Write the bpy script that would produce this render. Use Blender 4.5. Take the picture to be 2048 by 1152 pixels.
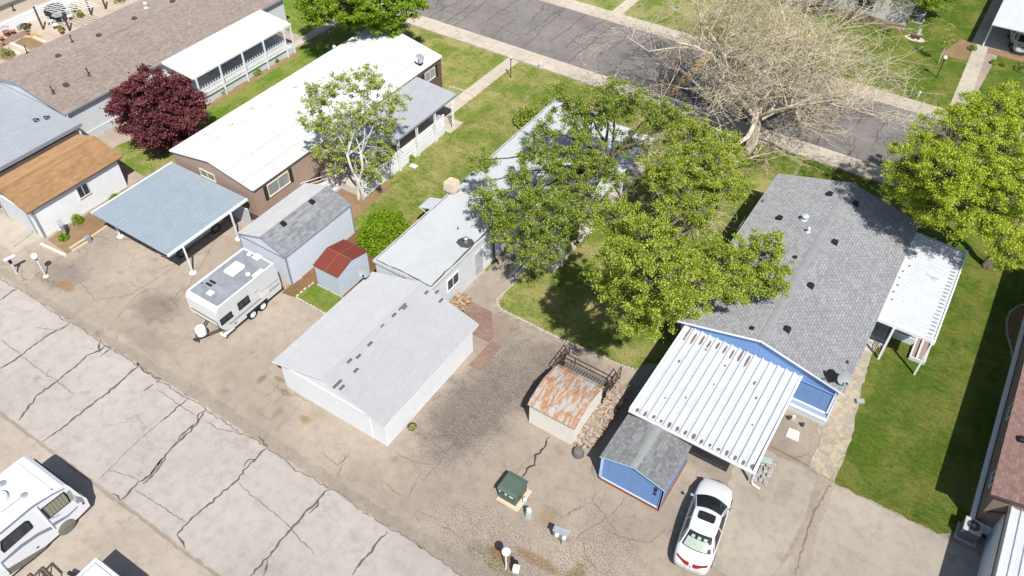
import bpy, math, random
import numpy as np
from mathutils import Vector
random.seed(7); rng = np.random.default_rng(7)
R = math.radians
for o in list(bpy.data.objects): bpy.data.objects.remove(o)
SC = bpy.context.scene
col = SC.collection

# ---------------------------------------------------------------- camera, sky, sun, exposure
CAM_F, CAM_H = 1611.3, 35.0                      # focal length in photo pixels (2048 wide), height of the drone in metres
PITCH, ROLL, YAW = .78864638, .01118146, .56661787
def cam_rot():
    cz, sz = math.cos(YAW), math.sin(YAW); a = math.pi/2-PITCH; c, s = math.cos(ROLL), math.sin(ROLL)
    Rz = np.array([[cz,-sz,0],[sz,cz,0],[0,0,1]]); Rx = np.array([[1,0,0],[0,math.cos(a),-math.sin(a)],[0,math.sin(a),math.cos(a)]])
    return Rz@Rx@np.array([[c,-s,0],[s,c,0],[0,0,1]])
RM = cam_rot()
from mathutils import Matrix
cam = bpy.data.cameras.new('camera'); cam.sensor_width = 36; cam.lens = 36*CAM_F/2048; cam.clip_end = 2000; cam.clip_start = .5
co = bpy.data.objects.new('camera', cam); col.objects.link(co)
m4 = np.eye(4); m4[:3,:3] = RM; m4[2,3] = CAM_H
co.matrix_world = Matrix(m4.tolist()); SC.camera = co
SUN_EL, SUN_AZ = R(54.5), math.atan2(-.65,.76)   # direction towards the sun, measured from the photo's shadows
sd = Vector((math.cos(SUN_EL)*math.cos(SUN_AZ), math.cos(SUN_EL)*math.sin(SUN_AZ), math.sin(SUN_EL)))
W = bpy.data.worlds.new('World'); SC.world = W; W.use_nodes = True
nt = W.node_tree; bg = nt.nodes['Background']; sky = nt.nodes.new('ShaderNodeTexSky'); sky.sky_type = 'NISHITA'
sky.sun_disc = False; sky.sun_elevation = SUN_EL; sky.sun_rotation = math.pi/2-SUN_AZ; sky.air_density = 1.0; sky.dust_density = 1.0
nt.links.new(sky.outputs[0], bg.inputs[0]); bg.inputs[1].default_value = .088
sl = bpy.data.lights.new('sun', 'SUN'); sl.energy = 4.2; sl.angle = R(.55); sl.color = (1,.965,.91)
so = bpy.data.objects.new('sun', sl); col.objects.link(so); so.rotation_euler = (-sd).to_track_quat('-Z','Y').to_euler()
SC.view_settings.view_transform = 'Standard'; SC.view_settings.look = 'None'; SC.view_settings.exposure = .36; SC.view_settings.gamma = 1
SC.render.engine = 'CYCLES'

# ---------------------------------------------------------------- measuring: photo pixel + real height -> world point
def un(px, py, z=0.):
    d = RM@np.array([(px-1024)/CAM_F, -(py-576)/CAM_F, -1.]); t = (z-CAM_H)/d[2]
    return Vector((d[0]*t, d[1]*t, z))
def onx(px, py, x):
    d = RM@np.array([(px-1024)/CAM_F, -(py-576)/CAM_F, -1.]); t = x/d[0]; return d[1]*t, CAM_H+d[2]*t
def ony(px, py, y):
    d = RM@np.array([(px-1024)/CAM_F, -(py-576)/CAM_F, -1.]); t = y/d[1]; return d[0]*t, CAM_H+d[2]*t
def L(c): c /= 255; return c/12.92 if c <= .04045 else ((c+.055)/1.055)**2.4
def S(r, g, b, k=1.): return (L(r)*k, L(g)*k, L(b)*k, 1)

# ---------------------------------------------------------------- materials
class NT:
    def __init__(s, name):
        s.mat = bpy.data.materials.new(name); s.mat.use_nodes = True; s.t = s.mat.node_tree
        s.b = s.t.nodes['Principled BSDF']; s.out = s.t.nodes['Material Output']
    def n(s, typ, **k):
        nd = s.t.nodes.new('ShaderNode'+typ)
        for a, v in k.items():
            if a.startswith('i_'):
                key = a[2:]; key = int(key) if key.isdigit() else key.replace('_',' ')
                if hasattr(v, 'is_linked') or isinstance(v, bpy.types.NodeSocket): s.t.links.new(v, nd.inputs[key])
                else: nd.inputs[key].default_value = v
            else: setattr(nd, a, v)
        return nd
    def pos(s): return s.n('NewGeometry').outputs['Position']
    def uv(s): return s.n('UVMap').outputs[0]
    def mapv(s, vec, scale=(1,1,1), rot=(0,0,0), loc=(0,0,0)):
        return s.n('Mapping', i_Vector=vec, i_Scale=scale, i_Rotation=rot, i_Location=loc).outputs[0]
    def noise(s, vec, scale, detail=4, rough=.55, dist=0):
        return s.n('TexNoise', i_Vector=vec, i_Scale=scale, i_Detail=detail, i_Roughness=rough, i_Distortion=dist).outputs['Fac']
    def ramp(s, fac, stops, interp='LINEAR'):
        r = s.n('ValToRGB', i_Fac=fac); e = r.color_ramp.elements; r.color_ramp.interpolation = interp
        while len(e) < len(stops): e.new(.5)
        for i, (p, c) in enumerate(stops):
            e[i].position = p; e[i].color = c if isinstance(c, tuple) else (c,c,c,1)
        return r.outputs['Color']
    def mix(s, fac, a, b, mode='MIX'):
        m = s.n('Mix', data_type='RGBA', blend_type=mode); 
        for idx, v in ((0,fac),(6,a),(7,b)):
            if isinstance(v, bpy.types.NodeSocket): s.t.links.new(v, m.inputs[idx])
            else: m.inputs[idx].default_value = v
        return m.outputs[2]
    def math(s, op, a, b=0.):
        m = s.n('Math', operation=op)
        for i, v in ((0,a),(1,b)):
            if isinstance(v, bpy.types.NodeSocket): s.t.links.new(v, m.inputs[i])
            else: m.inputs[i].default_value = v
        return m.outputs[0]
    def done(s, color, rough=.8, spec=.3, metal=0., bump=None, bstr=.3, bdist=.02):
        for key, v in (('Base Color',color),('Roughness',rough),('Specular IOR Level',spec),('Metallic',metal)):
            if isinstance(v, bpy.types.NodeSocket): s.t.links.new(v, s.b.inputs[key])
            else: s.b.inputs[key].default_value = v
        if not isinstance(rough, bpy.types.NodeSocket) and rough >= .9: s.b.inputs['Diffuse Roughness'].default_value = 1.
        if bump is not None:
            bn = s.n('Bump', i_Height=bump, i_Strength=bstr, i_Distance=bdist); s.t.links.new(bn.outputs[0], s.b.inputs['Normal'])
        return s.mat
def flat(name, c, rough=.7, spec=.3, metal=0., var=.12, scale=3., bstr=.0):
    "plain painted or moulded surface with faint weathering"
    t = NT(name); p = t.pos(); n = t.noise(p, scale, 6, .65); n2 = t.noise(p, scale*11, 3)
    f = t.math('ADD', t.math('MULTIPLY', n, .7), t.math('MULTIPLY', n2, .3))
    d = tuple(max(0,x*(1-var)) for x in c[:3])+(1,); e = tuple(min(1,x*(1+var*.5)) for x in c[:3])+(1,)
    return t.done(t.ramp(f, [(.35,d),(.65,e)]), rough, spec, metal, n2 if bstr else None, bstr)
def siding(name, c, pitch=.2, horizontal=False, groove=.6, rough=.6, var=.06, duty=.12, bd=.02):
    "lap siding or vertical ribs, by the UV (u runs along the wall, v up it)"
    t = NT(name); uv = t.uv(); sx = t.n('SeparateXYZ', i_0=uv).outputs[1 if horizontal else 0]
    fr = t.math('FRACT', t.math('DIVIDE', sx, pitch)); g = t.math('LESS_THAN', fr, duty)
    n = t.noise(t.pos(), 1.7, 6, .6); base = t.ramp(n, [(.35,tuple(x*(1-var) for x in c[:3])+(1,)),(.65,c)])
    colr = t.mix(g, base, tuple(x*groove for x in c[:3])+(1,))
    return t.done(colr, rough, .3, 0, fr, .5, bd)
def shingle(name, cols, w=.32, h=.145, dark=.62, mort=.5, speck=.25, rough=.95, msize=.012, blotch=.1):
    t = NT(name); uv = t.uv()
    br = t.n('TexBrick', i_Vector=uv, i_Scale=1., i_Color1=cols[0], i_Color2=cols[1], i_Mortar=tuple(x*mort for x in cols[0][:3])+(1,))
    br.inputs['Mortar Size'].default_value = msize; br.inputs['Brick Width'].default_value = w; br.inputs['Row Height'].default_value = h; br.inputs['Mortar Smooth'].default_value = .3
    br.offset = .5; br.inputs['Bias'].default_value = 0.
    # a second, coarser set of tabs picks out darker shingles
    b2 = t.n('TexBrick', i_Vector=t.mapv(uv, loc=(.11,.0,0)), i_Scale=1., i_Color1=(1,1,1,1), i_Color2=(dark,dark,dark,1), i_Mortar=(.9,.9,.9,1))
    b2.inputs['Mortar Size'].default_value = .004; b2.inputs['Brick Width'].default_value = w*.61; b2.inputs['Row Height'].default_value = h; b2.offset = .37
    c = t.mix(1., br.outputs[0], b2.outputs[0], 'MULTIPLY')
    p = t.pos(); n = t.noise(p, 45, 2); c = t.mix(1., c, t.ramp(n, [(.3,1-speck),(.7,1+speck*.4)]), 'MULTIPLY')
    n2 = t.noise(p, .7, 5); c = t.mix(1., c, t.ramp(n2, [(.3,1-blotch),(.7,1.)]), 'MULTIPLY')
    return t.done(c, rough, .15, 0, br.outputs['Fac'], -.4, .02)

WHITE = flat('white_paint', (.87,.875,.885,1), .55, .35, var=.06)
WHITE2 = flat('weathered_white_paint', (.70,.70,.69,1), .65, .3, var=.22, scale=4)
CREAM = flat('cream_paint', (.80,.72,.58,1), .6, var=.08)
BLACK = flat('black_plastic', (.02,.021,.024,1), .5)
DARK = flat('dark_metal', (.06,.06,.065,1), .5, .4)
RUBBER = flat('tyre_rubber', (.025,.025,.027,1), .85)
GREY = flat('grey_metal', (.38,.40,.42,1), .45, .5, .3)
STEEL = flat('galvanised_steel', (.50,.53,.55,1), .4, .5, .5, var=.2)
def glassmat(name, c, rough=.08, spec=.8):
    t = NT(name); n = t.noise(t.pos(), 5, 3)
    return t.done(t.ramp(n, [(.3,tuple(x*.8 for x in c[:3])+(1,)),(.7,c)]), rough, spec)
GLASS = glassmat('window_glass', (.05,.055,.06,1))
GLASS_L = glassmat('curtained_glass', (.34,.36,.35,1), .15)
CARPAINT = flat('white_car_paint', (.66,.66,.66,1), .25, .6, var=.02)
WOOD = flat('weathered_wood', (.30,.24,.19,1), .85, var=.3, scale=9)
CONC = flat('concrete', (.46,.42,.37,1), .9, var=.15, scale=2)
RED = flat('red_plastic', (.35,.02,.02,1), .3, .5)

# ---------------------------------------------------------------- mesh builder
class MB:
    def __init__(s, root=None):
        s.v = []; s.f = []; s.m = []; s.off = Vector(root['_loc']) if root is not None and '_loc' in root else Vector((0,0,0))
    def add(s, vs, fs, m=0):
        k = len(s.v); s.v += [tuple(v) for v in vs]; s.f += [tuple(k+i for i in f) for f in fs]
        s.m += [m]*len(fs) if isinstance(m, int) else list(m)
    def quad(s, a, b, c, d, m=0): s.add([a,b,c,d], [(0,1,2,3)], m)
    def box(s, x0, y0, z0, x1, y1, z1, m=0):
        s.add([(x0,y0,z0),(x1,y0,z0),(x1,y1,z0),(x0,y1,z0),(x0,y0,z1),(x1,y0,z1),(x1,y1,z1),(x0,y1,z1)],
              [(0,3,2,1),(4,5,6,7),(0,1,5,4),(1,2,6,5),(2,3,7,6),(3,0,4,7)], m)
    def obox(s, c, size, rz=0., m=0, tilt=None):
        hx, hy, hz = size[0]/2, size[1]/2, size[2]/2; M = Matrix.Rotation(rz, 3, 'Z')
        if tilt: M = M@Matrix.Rotation(tilt[0], 3, tilt[1])
        vs = [Vector(c)+M@Vector(p) for p in [(-hx,-hy,-hz),(hx,-hy,-hz),(hx,hy,-hz),(-hx,hy,-hz),(-hx,-hy,hz),(hx,-hy,hz),(hx,hy,hz),(-hx,hy,hz)]]
        s.add(vs, [(0,3,2,1),(4,5,6,7),(0,1,5,4),(1,2,6,5),(2,3,7,6),(3,0,4,7)], m)
    def ext(s, prof, a0, a1, axis='Y', mats=None, cap=0, dz=0.):
        "extrude profile [(p,z)] along axis from a0 to a1; dz lifts the far end"
        n = len(prof)
        P = (lambda p,a,z: (p,a,z)) if axis == 'Y' else (lambda p,a,z: (a,p,z))
        vs = [P(p,a0,z) for p,z in prof]+[P(p,a1,z+dz) for p,z in prof]
        fs = [(i,(i+1)%n,n+(i+1)%n,n+i) for i in range(n)]
        s.add(vs, fs, mats if mats else 0); s.add(vs, [tuple(range(n))[::-1], tuple(range(n,2*n))], cap)
    def prism(s, poly, z0, z1, m=0, top=None):
        n = len(poly); vs = [(x,y,z0) for x,y in poly]+[(x,y,z1) for x,y in poly]
        s.add(vs, [(i,(i+1)%n,n+(i+1)%n,n+i) for i in range(n)], m); s.add(vs, [tuple(range(n))[::-1], tuple(range(n,2*n))], m if top is None else top)
    def tube(s, pts, rs, n=6, m=0, cap=True):
        pts = [Vector(p) for p in pts]; 
        if not hasattr(rs, '__len__'): rs = [rs]*len(pts)
        k = len(s.v); up = Vector((0,0,1))
        for i, p in enumerate(pts):
            d = (pts[min(i+1,len(pts)-1)]-pts[max(i-1,0)]); d = d.normalized() if d.length > 1e-9 else up
            a = d.cross(up if abs(d.z) < .95 else Vector((1,0,0))).normalized(); b = d.cross(a)
            for j in range(n):
                t = 2*math.pi*j/n; q = p+(a*math.cos(t)+b*math.sin(t))*rs[i]; s.v.append((q.x,q.y,q.z))
        for i in range(len(pts)-1):
            for j in range(n): s.f.append((k+i*n+j, k+i*n+(j+1)%n, k+(i+1)*n+(j+1)%n, k+(i+1)*n+j)); s.m.append(m)
        if cap:
            s.f.append(tuple(k+j for j in range(n))[::-1]); s.m.append(m); e = k+(len(pts)-1)*n; s.f.append(tuple(e+j for j in range(n))); s.m.append(m)
    def lathe(s, c, prof, n=16, m=0, axis='Z'):
        "prof [(r,h)] turned about the axis through c"
        c = Vector(c); k = len(s.v)
        for r, h in prof:
            for j in range(n):
                t = 2*math.pi*j/n; u, w = r*math.cos(t), r*math.sin(t)
                q = {'Z':(u,w,h),'X':(h,u,w),'Y':(u,h,w)}[axis]; s.v.append((c.x+q[0],c.y+q[1],c.z+q[2]))
        for i in range(len(prof)-1):
            for j in range(n): s.f.append((k+i*n+j,k+i*n+(j+1)%n,k+(i+1)*n+(j+1)%n,k+(i+1)*n+j)); s.m.append(m)
        s.f.append(tuple(k+j for j in range(n))[::-1]); s.m.append(m); e = k+(len(prof)-1)*n; s.f.append(tuple(e+j for j in range(n))); s.m.append(m)
    def ball(s, c, r, n=16, m=0, sz=1., k=9):
        s.lathe(c, [(max(.001,r*math.sin(math.pi*i/k)), -r*sz*math.cos(math.pi*i/k)) for i in range(k+1)], n, m)
    def build(s, name, mats, parent=None, smooth=False, bevel=0., fixn=True, seg=1):
        me = bpy.data.meshes.new(name); off = s.off
        me.from_pydata([(x-off.x,y-off.y,z-off.z) for x,y,z in s.v], [], s.f)
        if not isinstance(mats, (list,tuple)): mats = [mats]
        for m in mats: me.materials.append(m)
        me.polygons.foreach_set('material_index', s.m)
        if fixn:
            import bmesh
            bm = bmesh.new(); bm.from_mesh(me); bmesh.ops.recalc_face_normals(bm, faces=bm.faces); bm.to_mesh(me); bm.free()
        nl = len(me.loops); P = np.empty(len(me.vertices)*3, np.float32); me.vertices.foreach_get('co', P); P = P.reshape(-1,3)
        N = np.empty(len(me.polygons)*3, np.float32); me.polygons.foreach_get('normal', N); N = N.reshape(-1,3)
        vi = np.empty(nl, np.int32); me.loops.foreach_get('vertex_index', vi); lt = np.empty(len(me.polygons), np.int32); me.polygons.foreach_get('loop_total', lt)
        NN = np.repeat(N, lt, 0); T = np.stack([-NN[:,1],NN[:,0],np.zeros(nl)],1); ln = np.linalg.norm(T,axis=1); T[ln<.02] = (1,0,0); ln[ln<.02] = 1; T /= ln[:,None]
        B = np.cross(NN, T); uv = np.stack([(P[vi]*T).sum(1),(P[vi]*B).sum(1)],1)
        ul = me.uv_layers.new(name='UVMap'); ul.data.foreach_set('uv', uv.astype(np.float32).ravel())
        if smooth:
            me.polygons.foreach_set('use_smooth', [True]*len(me.polygons))
        me.update(); o = bpy.data.objects.new(name, me); col.objects.link(o)
        if parent is not None: o.parent = parent
        if bevel:
            b = o.modifiers.new('bevel','BEVEL'); b.width = bevel; b.segments = seg; b.limit_method = 'ANGLE'; b.angle_limit = R(40)
        if smooth == 'auto':
            me.polygons.foreach_set('use_smooth', [True]*len(me.polygons)); me.set_sharp_from_angle(angle=R(40))
        o['_loc'] = tuple(off)
        return o
def thing(name, label, cat, loc=(0,0,0), group=None, rz=0.):
    o = bpy.data.objects.new(name, None); col.objects.link(o); o.location = loc; o.rotation_euler = (0,0,rz); o['_loc'] = tuple(loc) if rz == 0 else (0.,0.,0.)
    o.empty_display_size = .3; o['label'] = label; o['category'] = cat
    if group: o['group'] = group
    return o
def tag(o, label, cat, group=None):
    o['label'] = label; o['category'] = cat
    if group: o['group'] = group
    return o
def setg(o, kind='structure'): o['kind'] = kind; return o
def sub(mb_parent): m = MB(); m.off = Vector(mb_parent['_loc']); return m      # a builder in the frame of a part
def copy_tree(o, loc, label, parent=None, rz=None):
    c = o.copy(); col.objects.link(c)
    if parent is None:
        c.location = loc; c['label'] = label
        if rz is not None: c.rotation_euler = (0,0,rz)
    else: c.parent = parent
    for ch in list(o.children): copy_tree(ch, None, None, c)
    return c

# ================================================================ GROUND
def blob(t, p, cx, cy, rx, ry, n, amp=.9, edge=.25):
    v = t.mapv(p, scale=(1/rx,1/ry,0), loc=(-cx/rx,-cy/ry,0)); d = t.n('VectorMath', operation='LENGTH', i_0=v).outputs['Value']
    d = t.math('ADD', d, t.math('MULTIPLY', t.math('SUBTRACT', n, .5), amp))
    return t.ramp(d, [(.75-edge,1.),(.75+edge,0.)])
def cracks(t, p, scale, width, seed=0., warp=.35):
    "thin irregular cracks: voronoi cell borders on a warped position, broken up by noise"
    w = t.n('TexNoise', i_Vector=p, i_Scale=1.1, i_Detail=5, i_Roughness=.7)
    off = t.n('VectorMath', operation='SCALE', i_0=w.outputs['Color'], i_Scale=warp/scale*.8)
    q = t.n('VectorMath', operation='ADD', i_0=p, i_1=off.outputs[0]).outputs[0]
    q = t.mapv(q, loc=(seed,seed*1.7,0))
    v = t.n('TexVoronoi', feature='DISTANCE_TO_EDGE', i_Vector=q, i_Scale=scale); v.voronoi_dimensions = '2D'
    line = t.ramp(v.outputs['Distance'], [(width*.4,1.),(width,0.)])
    m = t.ramp(t.noise(p, .35, 3), [(.47,0.),(.6,1.)])
    return t.math('MULTIPLY', line, m)
def pave(name, c1, c2, c3, speck=.18, crack=(.28,.012), cdark=.45, blobs=(), bigscale=.22, gravel=()):
    t = NT(name); p = t.pos()
    n1 = t.noise(p, bigscale, 7, .6, .3); n2 = t.noise(p, 1.6, 8, .7); n3 = t.noise(p, 22, 3, .7); n4 = t.noise(p, 60, 2)
    c = t.ramp(n1, [(.3,c3),(.46,c1),(.62,c2)])
    for cx, cy, rx, ry, cc, st in blobs:
        m = blob(t, p, cx, cy, rx, ry, t.noise(p, .8, 7, .7)); c = t.mix(t.math('MULTIPLY', m, st), c, cc)
    c = t.mix(1., c, t.ramp(n2, [(.3,.80),(.5,.98),(.7,1.06)]), 'MULTIPLY')
    c = t.mix(1., c, t.ramp(n3, [(.3,1-speck),(.55,1.),(.75,1+speck*.7)]), 'MULTIPLY')
    c = t.mix(1., c, t.ramp(n4, [(.3,1-speck),(.6,1.)]), 'MULTIPLY')
    if gravel:
        gs = t.ramp(t.noise(p, 13, 3, .8), [(.40,.62),(.49,.98),(.60,1.22)])
        for cx, cy, rx, ry in gravel:
            m = blob(t, p, cx, cy, rx, ry, t.noise(p, 1.1, 8, .75), 1.3, .3); c = t.mix(m, c, t.mix(1., c, gs, 'MULTIPLY'))
    # dark drips and oil spots
    v = t.n('TexVoronoi', feature='F1', i_Vector=p, i_Scale=.55); sp = t.ramp(t.math('ADD', v.outputs['Distance'], t.math('MULTIPLY', n2, .35)), [(.2,.72),(.34,1.)])
    c = t.mix(.6, c, t.mix(1., c, sp, 'MULTIPLY'))
    if crack:
        cr = cracks(t, p, crack[0], crack[1]); cr2 = cracks(t, p, crack[0]*2.3, crack[1]*1.3, 7.)
        cr = t.math('MAXIMUM', cr, t.math('MULTIPLY', cr2, .55))
        c = t.mix(t.math('MULTIPLY', cr, 1-cdark), c, tuple(x*.28 for x in c1[:3])+(1,))
        h = t.math('SUBTRACT', t.math('ADD', n3, n4), t.math('MULTIPLY', cr, 3.))
    else: h = t.math('ADD', n3, n4)
    return t.done(c, .95, .15, 0, h, .35, .012)
E_ = 1.50      # how bright a level white sheet renders, to turn photo tones into surface colours
def P(r,g,b,k=1.): return S(r,g,b,k/E_)
DARKG = P(128,117,110)
M_DRIVE = pave('driveway_paving', P(196,181,165), P(208,193,175), P(180,167,152), blobs=[
    (-15.4,20.6,2.5,4.6,P(142,133,127),.8), (-14.6,24.6,2.8,2.8,P(154,144,134),.65), (-17.6,26.2,1.6,1.2,P(168,148,126),.6), (-12.5,26.,3.,1.6,P(158,142,128),.6), (-13.4,23.5,1.5,2.2,P(152,140,131),.6), (-26.3,15.9,.22,.45,P(158,138,104),.7), (-25.5,16.4,.5,.16,P(160,140,108),.7), (-24.6,15.9,.45,.2,P(156,136,104),.6), (-24.,14.7,.3,.5,P(168,146,112),.6),
    (-42.6,15.1,2.2,1.5,P(158,145,138),.7), (-35.5,16.3,1.8,1.4,P(150,137,128),.6), (-34.,14.4,2.5,.9,P(172,156,142),.6), (-9.,14.2,2.4,1.3,P(172,158,146),.5),
    (-8.1,15.2,1.6,.35,P(168,132,82),.65),(-9.7,14.5,.9,.35,P(165,126,72),.75),(-41.5,14.5,.9,.45,P(176,140,92),.75),(-6.3,15.3,.5,1.2,P(160,128,84),.6),(-8.9,17.3,.5,.7,P(176,146,104),.5),(-22.5,15.2,.5,.3,P(165,135,80),.6)], speck=.22, gravel=[(-15.2,21.5,3.2,6.5),(-12.,26,3.2,2.2),(-10.5,15.,4.5,2.2),(-6.,17.,3.,2.5)])
M_ALLEY = pave('alley_asphalt', P(205,197,190), P(211,203,196), P(195,187,180), speck=.07, crack=(.16,.006), cdark=.62, bigscale=.15)
M_PAD = pave('parking_pad_paving', P(205,192,177), P(212,200,186), P(192,179,165), speck=.1, crack=(.2,.006), cdark=.6)
M_SLAB = pave('concrete_slab', P(203,192,176), P(211,200,184), P(190,179,164), speck=.08, crack=(.12,.005), cdark=.7)
M_VERGE = pave('worn_edge', P(180,168,153), P(190,178,162), P(168,157,143), speck=.12, crack=None)
M_STREET = pave('street_asphalt', P(152,146,143), P(162,156,152), P(142,136,133), speck=.2, crack=(.55,.03), cdark=.35, bigscale=.3)
M_WALK = pave('sidewalk_concrete', P(214,203,186), P(222,211,194), P(203,191,174), speck=.06, crack=None)
M_CRACK = flat('crack_sealant', P(126,118,112), .8, .2, var=.25, scale=6)
M_CRACK2 = flat('thin_crack', P(160,149,139), .9, .1, var=.3, scale=6)
def grassmat(name, g1, g2, dry, drya=.5, fine=.4):
    t = NT(name); p = t.pos()
    n1 = t.noise(p, .42, 7, .68, .5); n2 = t.noise(t.mapv(p, rot=(0,0,.6), scale=(1,2.2,1)), 2.2, 6, .7); n3 = t.noise(p, 14, 4, .75); n4 = t.noise(p, 42, 3, .8)
    c = t.ramp(n2, [(.3,g1),(.65,g2)])
    m = t.math('MULTIPLY', t.ramp(t.math('ADD', t.math('MULTIPLY', n1, .75), t.math('MULTIPLY', n2, .3)), [(.47,0.),(.60,1.)]), drya)
    band = t.ramp(t.noise(t.mapv(p, rot=(0,0,.05), scale=(1.6,.06,1)), 1.2, 2), [(.4,.93),(.6,1.05)]); c = t.mix(1., c, band, 'MULTIPLY')
    c = t.mix(m, c, dry)
    c = t.mix(1., c, t.ramp(n3, [(.28,1-fine),(.5,1.),(.72,1+fine*.5)]), 'MULTIPLY'); c = t.mix(1., c, t.ramp(n4, [(.25,1-fine),(.5,1.),(.75,1+fine*.6)]), 'MULTIPLY')
    return t.done(c, .95, .1, 0, t.math('ADD', n3, n4), .9, .05)
G1 = grassmat('lawn_green', P(98,134,44), P(128,160,60), P(176,170,100), .6)
G2 = grassmat('lawn_dry', P(112,134,52), P(140,156,72), P(184,174,116), .9, .5)
G3 = grassmat('lawn_lush', P(78,106,34), P(106,132,46), P(158,152,82), .6, .5)

def ngon_sheet(name, poly, z, m, jit=0., step=.35, thick=0.):
    import bmesh
    pts = []
    n = len(poly)
    for i in range(n):
        a, b = Vector(poly[i]), Vector(poly[(i+1)%n]); k = max(1, int((b-a).length/step)) if jit else 1
        for j in range(k):
            q = a.lerp(b, j/k)
            if jit: q = q+Vector((random.gauss(0,jit), random.gauss(0,jit)))
            pts.append((q.x,q.y))
    mb = MB()
    if thick: mb.prism(pts, z-thick, z)
    else: mb.add([(x,y,z) for x,y in pts], [tuple(range(len(pts)))])
    o = mb.build(name, m, fixn=bool(thick))
    me = o.data; bm = bmesh.new(); bm.from_mesh(me); bmesh.ops.triangulate(bm, faces=bm.faces)
    if not thick:
        for f in bm.faces:
            if f.normal.z < 0: f.normal_flip()
    bm.to_mesh(me); bm.free()
    return setg(o)
def rect(x0,y0,x1,y1): return [(x0,y0),(x1,y0),(x1,y1),(x0,y1)]
ngon_sheet('ground', rect(-400,-300,400,500), 0, M_DRIVE)
ngon_sheet('alley', [(-90,6.72),(-46,6.74),(-26,6.8),(-8,6.72),(60,6.72),(60,12.75),(-8,12.7),(-24,12.86),(-46,12.78),(-90,12.78)], .004, M_ALLEY, .035)
ngon_sheet('parking_pads', rect(-90,-60,60,6.68), .004, M_PAD, .03)
ngon_sheet('alley_edge_strip', [(-60,12.84),(-30,12.94),(-8,12.8),(40,12.8),(40,13.3),(-6,13.7),(-16,13.35),(-26,13.6),(-38,13.3),(-60,13.3)], .004, M_VERGE, .08)
ngon_sheet('alley_edge_strip', [(-60,6.6),(20,6.6),(20,6.73),(-60,6.73)], .009, M_VERGE, .03)
# street, gutters and sidewalks on both sides
ngon_sheet('street', rect(-120,54.2,120,63.3), .004, M_STREET)
mb = MB(); mb.ext([(52.45,0),(54.05,0),(54.05,.0),(54.4,.01),(54.4,.02),(54.05,.12),(52.45,.12)], -120, 120, 'X'); setg(mb.build('sidewalk', M_WALK))
mb = MB(); mb.ext([(63.1,.0),(64.75,.0),(64.75,.12),(63.5,.12),(63.1,.02)], -120, 120, 'X'); setg(mb.build('sidewalk', M_WALK))
mb = MB()
for i in range(-60,30):
    x = i*1.83+.4
    mb.box(x,52.45,.121,x+.025,54.05,.124); mb.box(x+.6,63.5,.121,x+.625,64.75,.124)
setg(mb.build('sidewalk_joints', flat('dark_joint', P(150,140,126), .9)))  # joint lines in a plain darker concrete tone
# lawns
ngon_sheet('lawn', [(-51.2,24.6),(-46.5,24.4),(-40,24.6),(-36,25.3),(-25.2,25.3),(-25.1,28.5),(-18.72,30.2),(-18.75,28.),(-18.3,27.5),(-14.8,27.42),(-10.,27.6),(-9.5,27.75),(-8.9,28.6),(-8.,29.2),(-8,52.44),(-50.1,52.44),(-50.2,43),(-49.6,33),(-50.2,29),(-51,26)], .006, G2, .05)
ngon_sheet('lawn', [(-49.4,29.5),(-44.2,26.8),(-43.,26.8),(-43.,50),(-49.5,50)], .012, G1, .12)
ngon_sheet('lawn', [(-8,45.2),(2.1,45.2),(1.3,35.4),(1.55,33.2),(2.0,30),(2.05,26.72),(7.1,26.7),(8.4,27.6),(40,27.5),(40,52.44),(-8,52.44)], .008, G3, .05)
ngon_sheet('lawn', rect(-120,64.76,-30.62,110), .008, G2, .04)
ngon_sheet('lawn', rect(-29.55,64.76,-.7,110), .008, G2, .04)
ngon_sheet('lawn', rect(-13,64.76,-.7,110), .014, G3, .0)
ngon_sheet('lawn', [(.62,64.76),(40,64.76),(40,77.4),(1.1,77.4)], .008, G3, .04)
ngon_sheet('lawn', [(-70,45.5),(-51.2,45.5),(-51.2,52.44),(-70,52.44)], .008, G1, .04)
# paths
def path(poly, m=M_WALK, z=.03, name='path', j=0): return ngon_sheet(name, poly, z, m, j, thick=.03)
path([(-34.1,42.3),(-32.9,42.3),(-32.9,52.44),(-34.0,52.44)]); path([(-34.1,40.6),(-31.5,40.6),(-31.5,42.28),(-34.1,42.28)])
path(rect(-30.62,64.77,-29.55,110)); path([(-.66,64.77),(.6,64.77),(.1,77.4),(-1.,77.4)]); path([(-1.3,77.4),(6.5,77.4),(6.5,90),(-1.3,90)])
path(rect(-51.1,43.4,-50.3,52.44)); path(rect(-53,43.4,-51.1,44.3), z=.029)
path([(-20.75,27.0),(-18.9,27.0),(-18.75,41),(-20.75,41)], M_VERGE)
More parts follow.
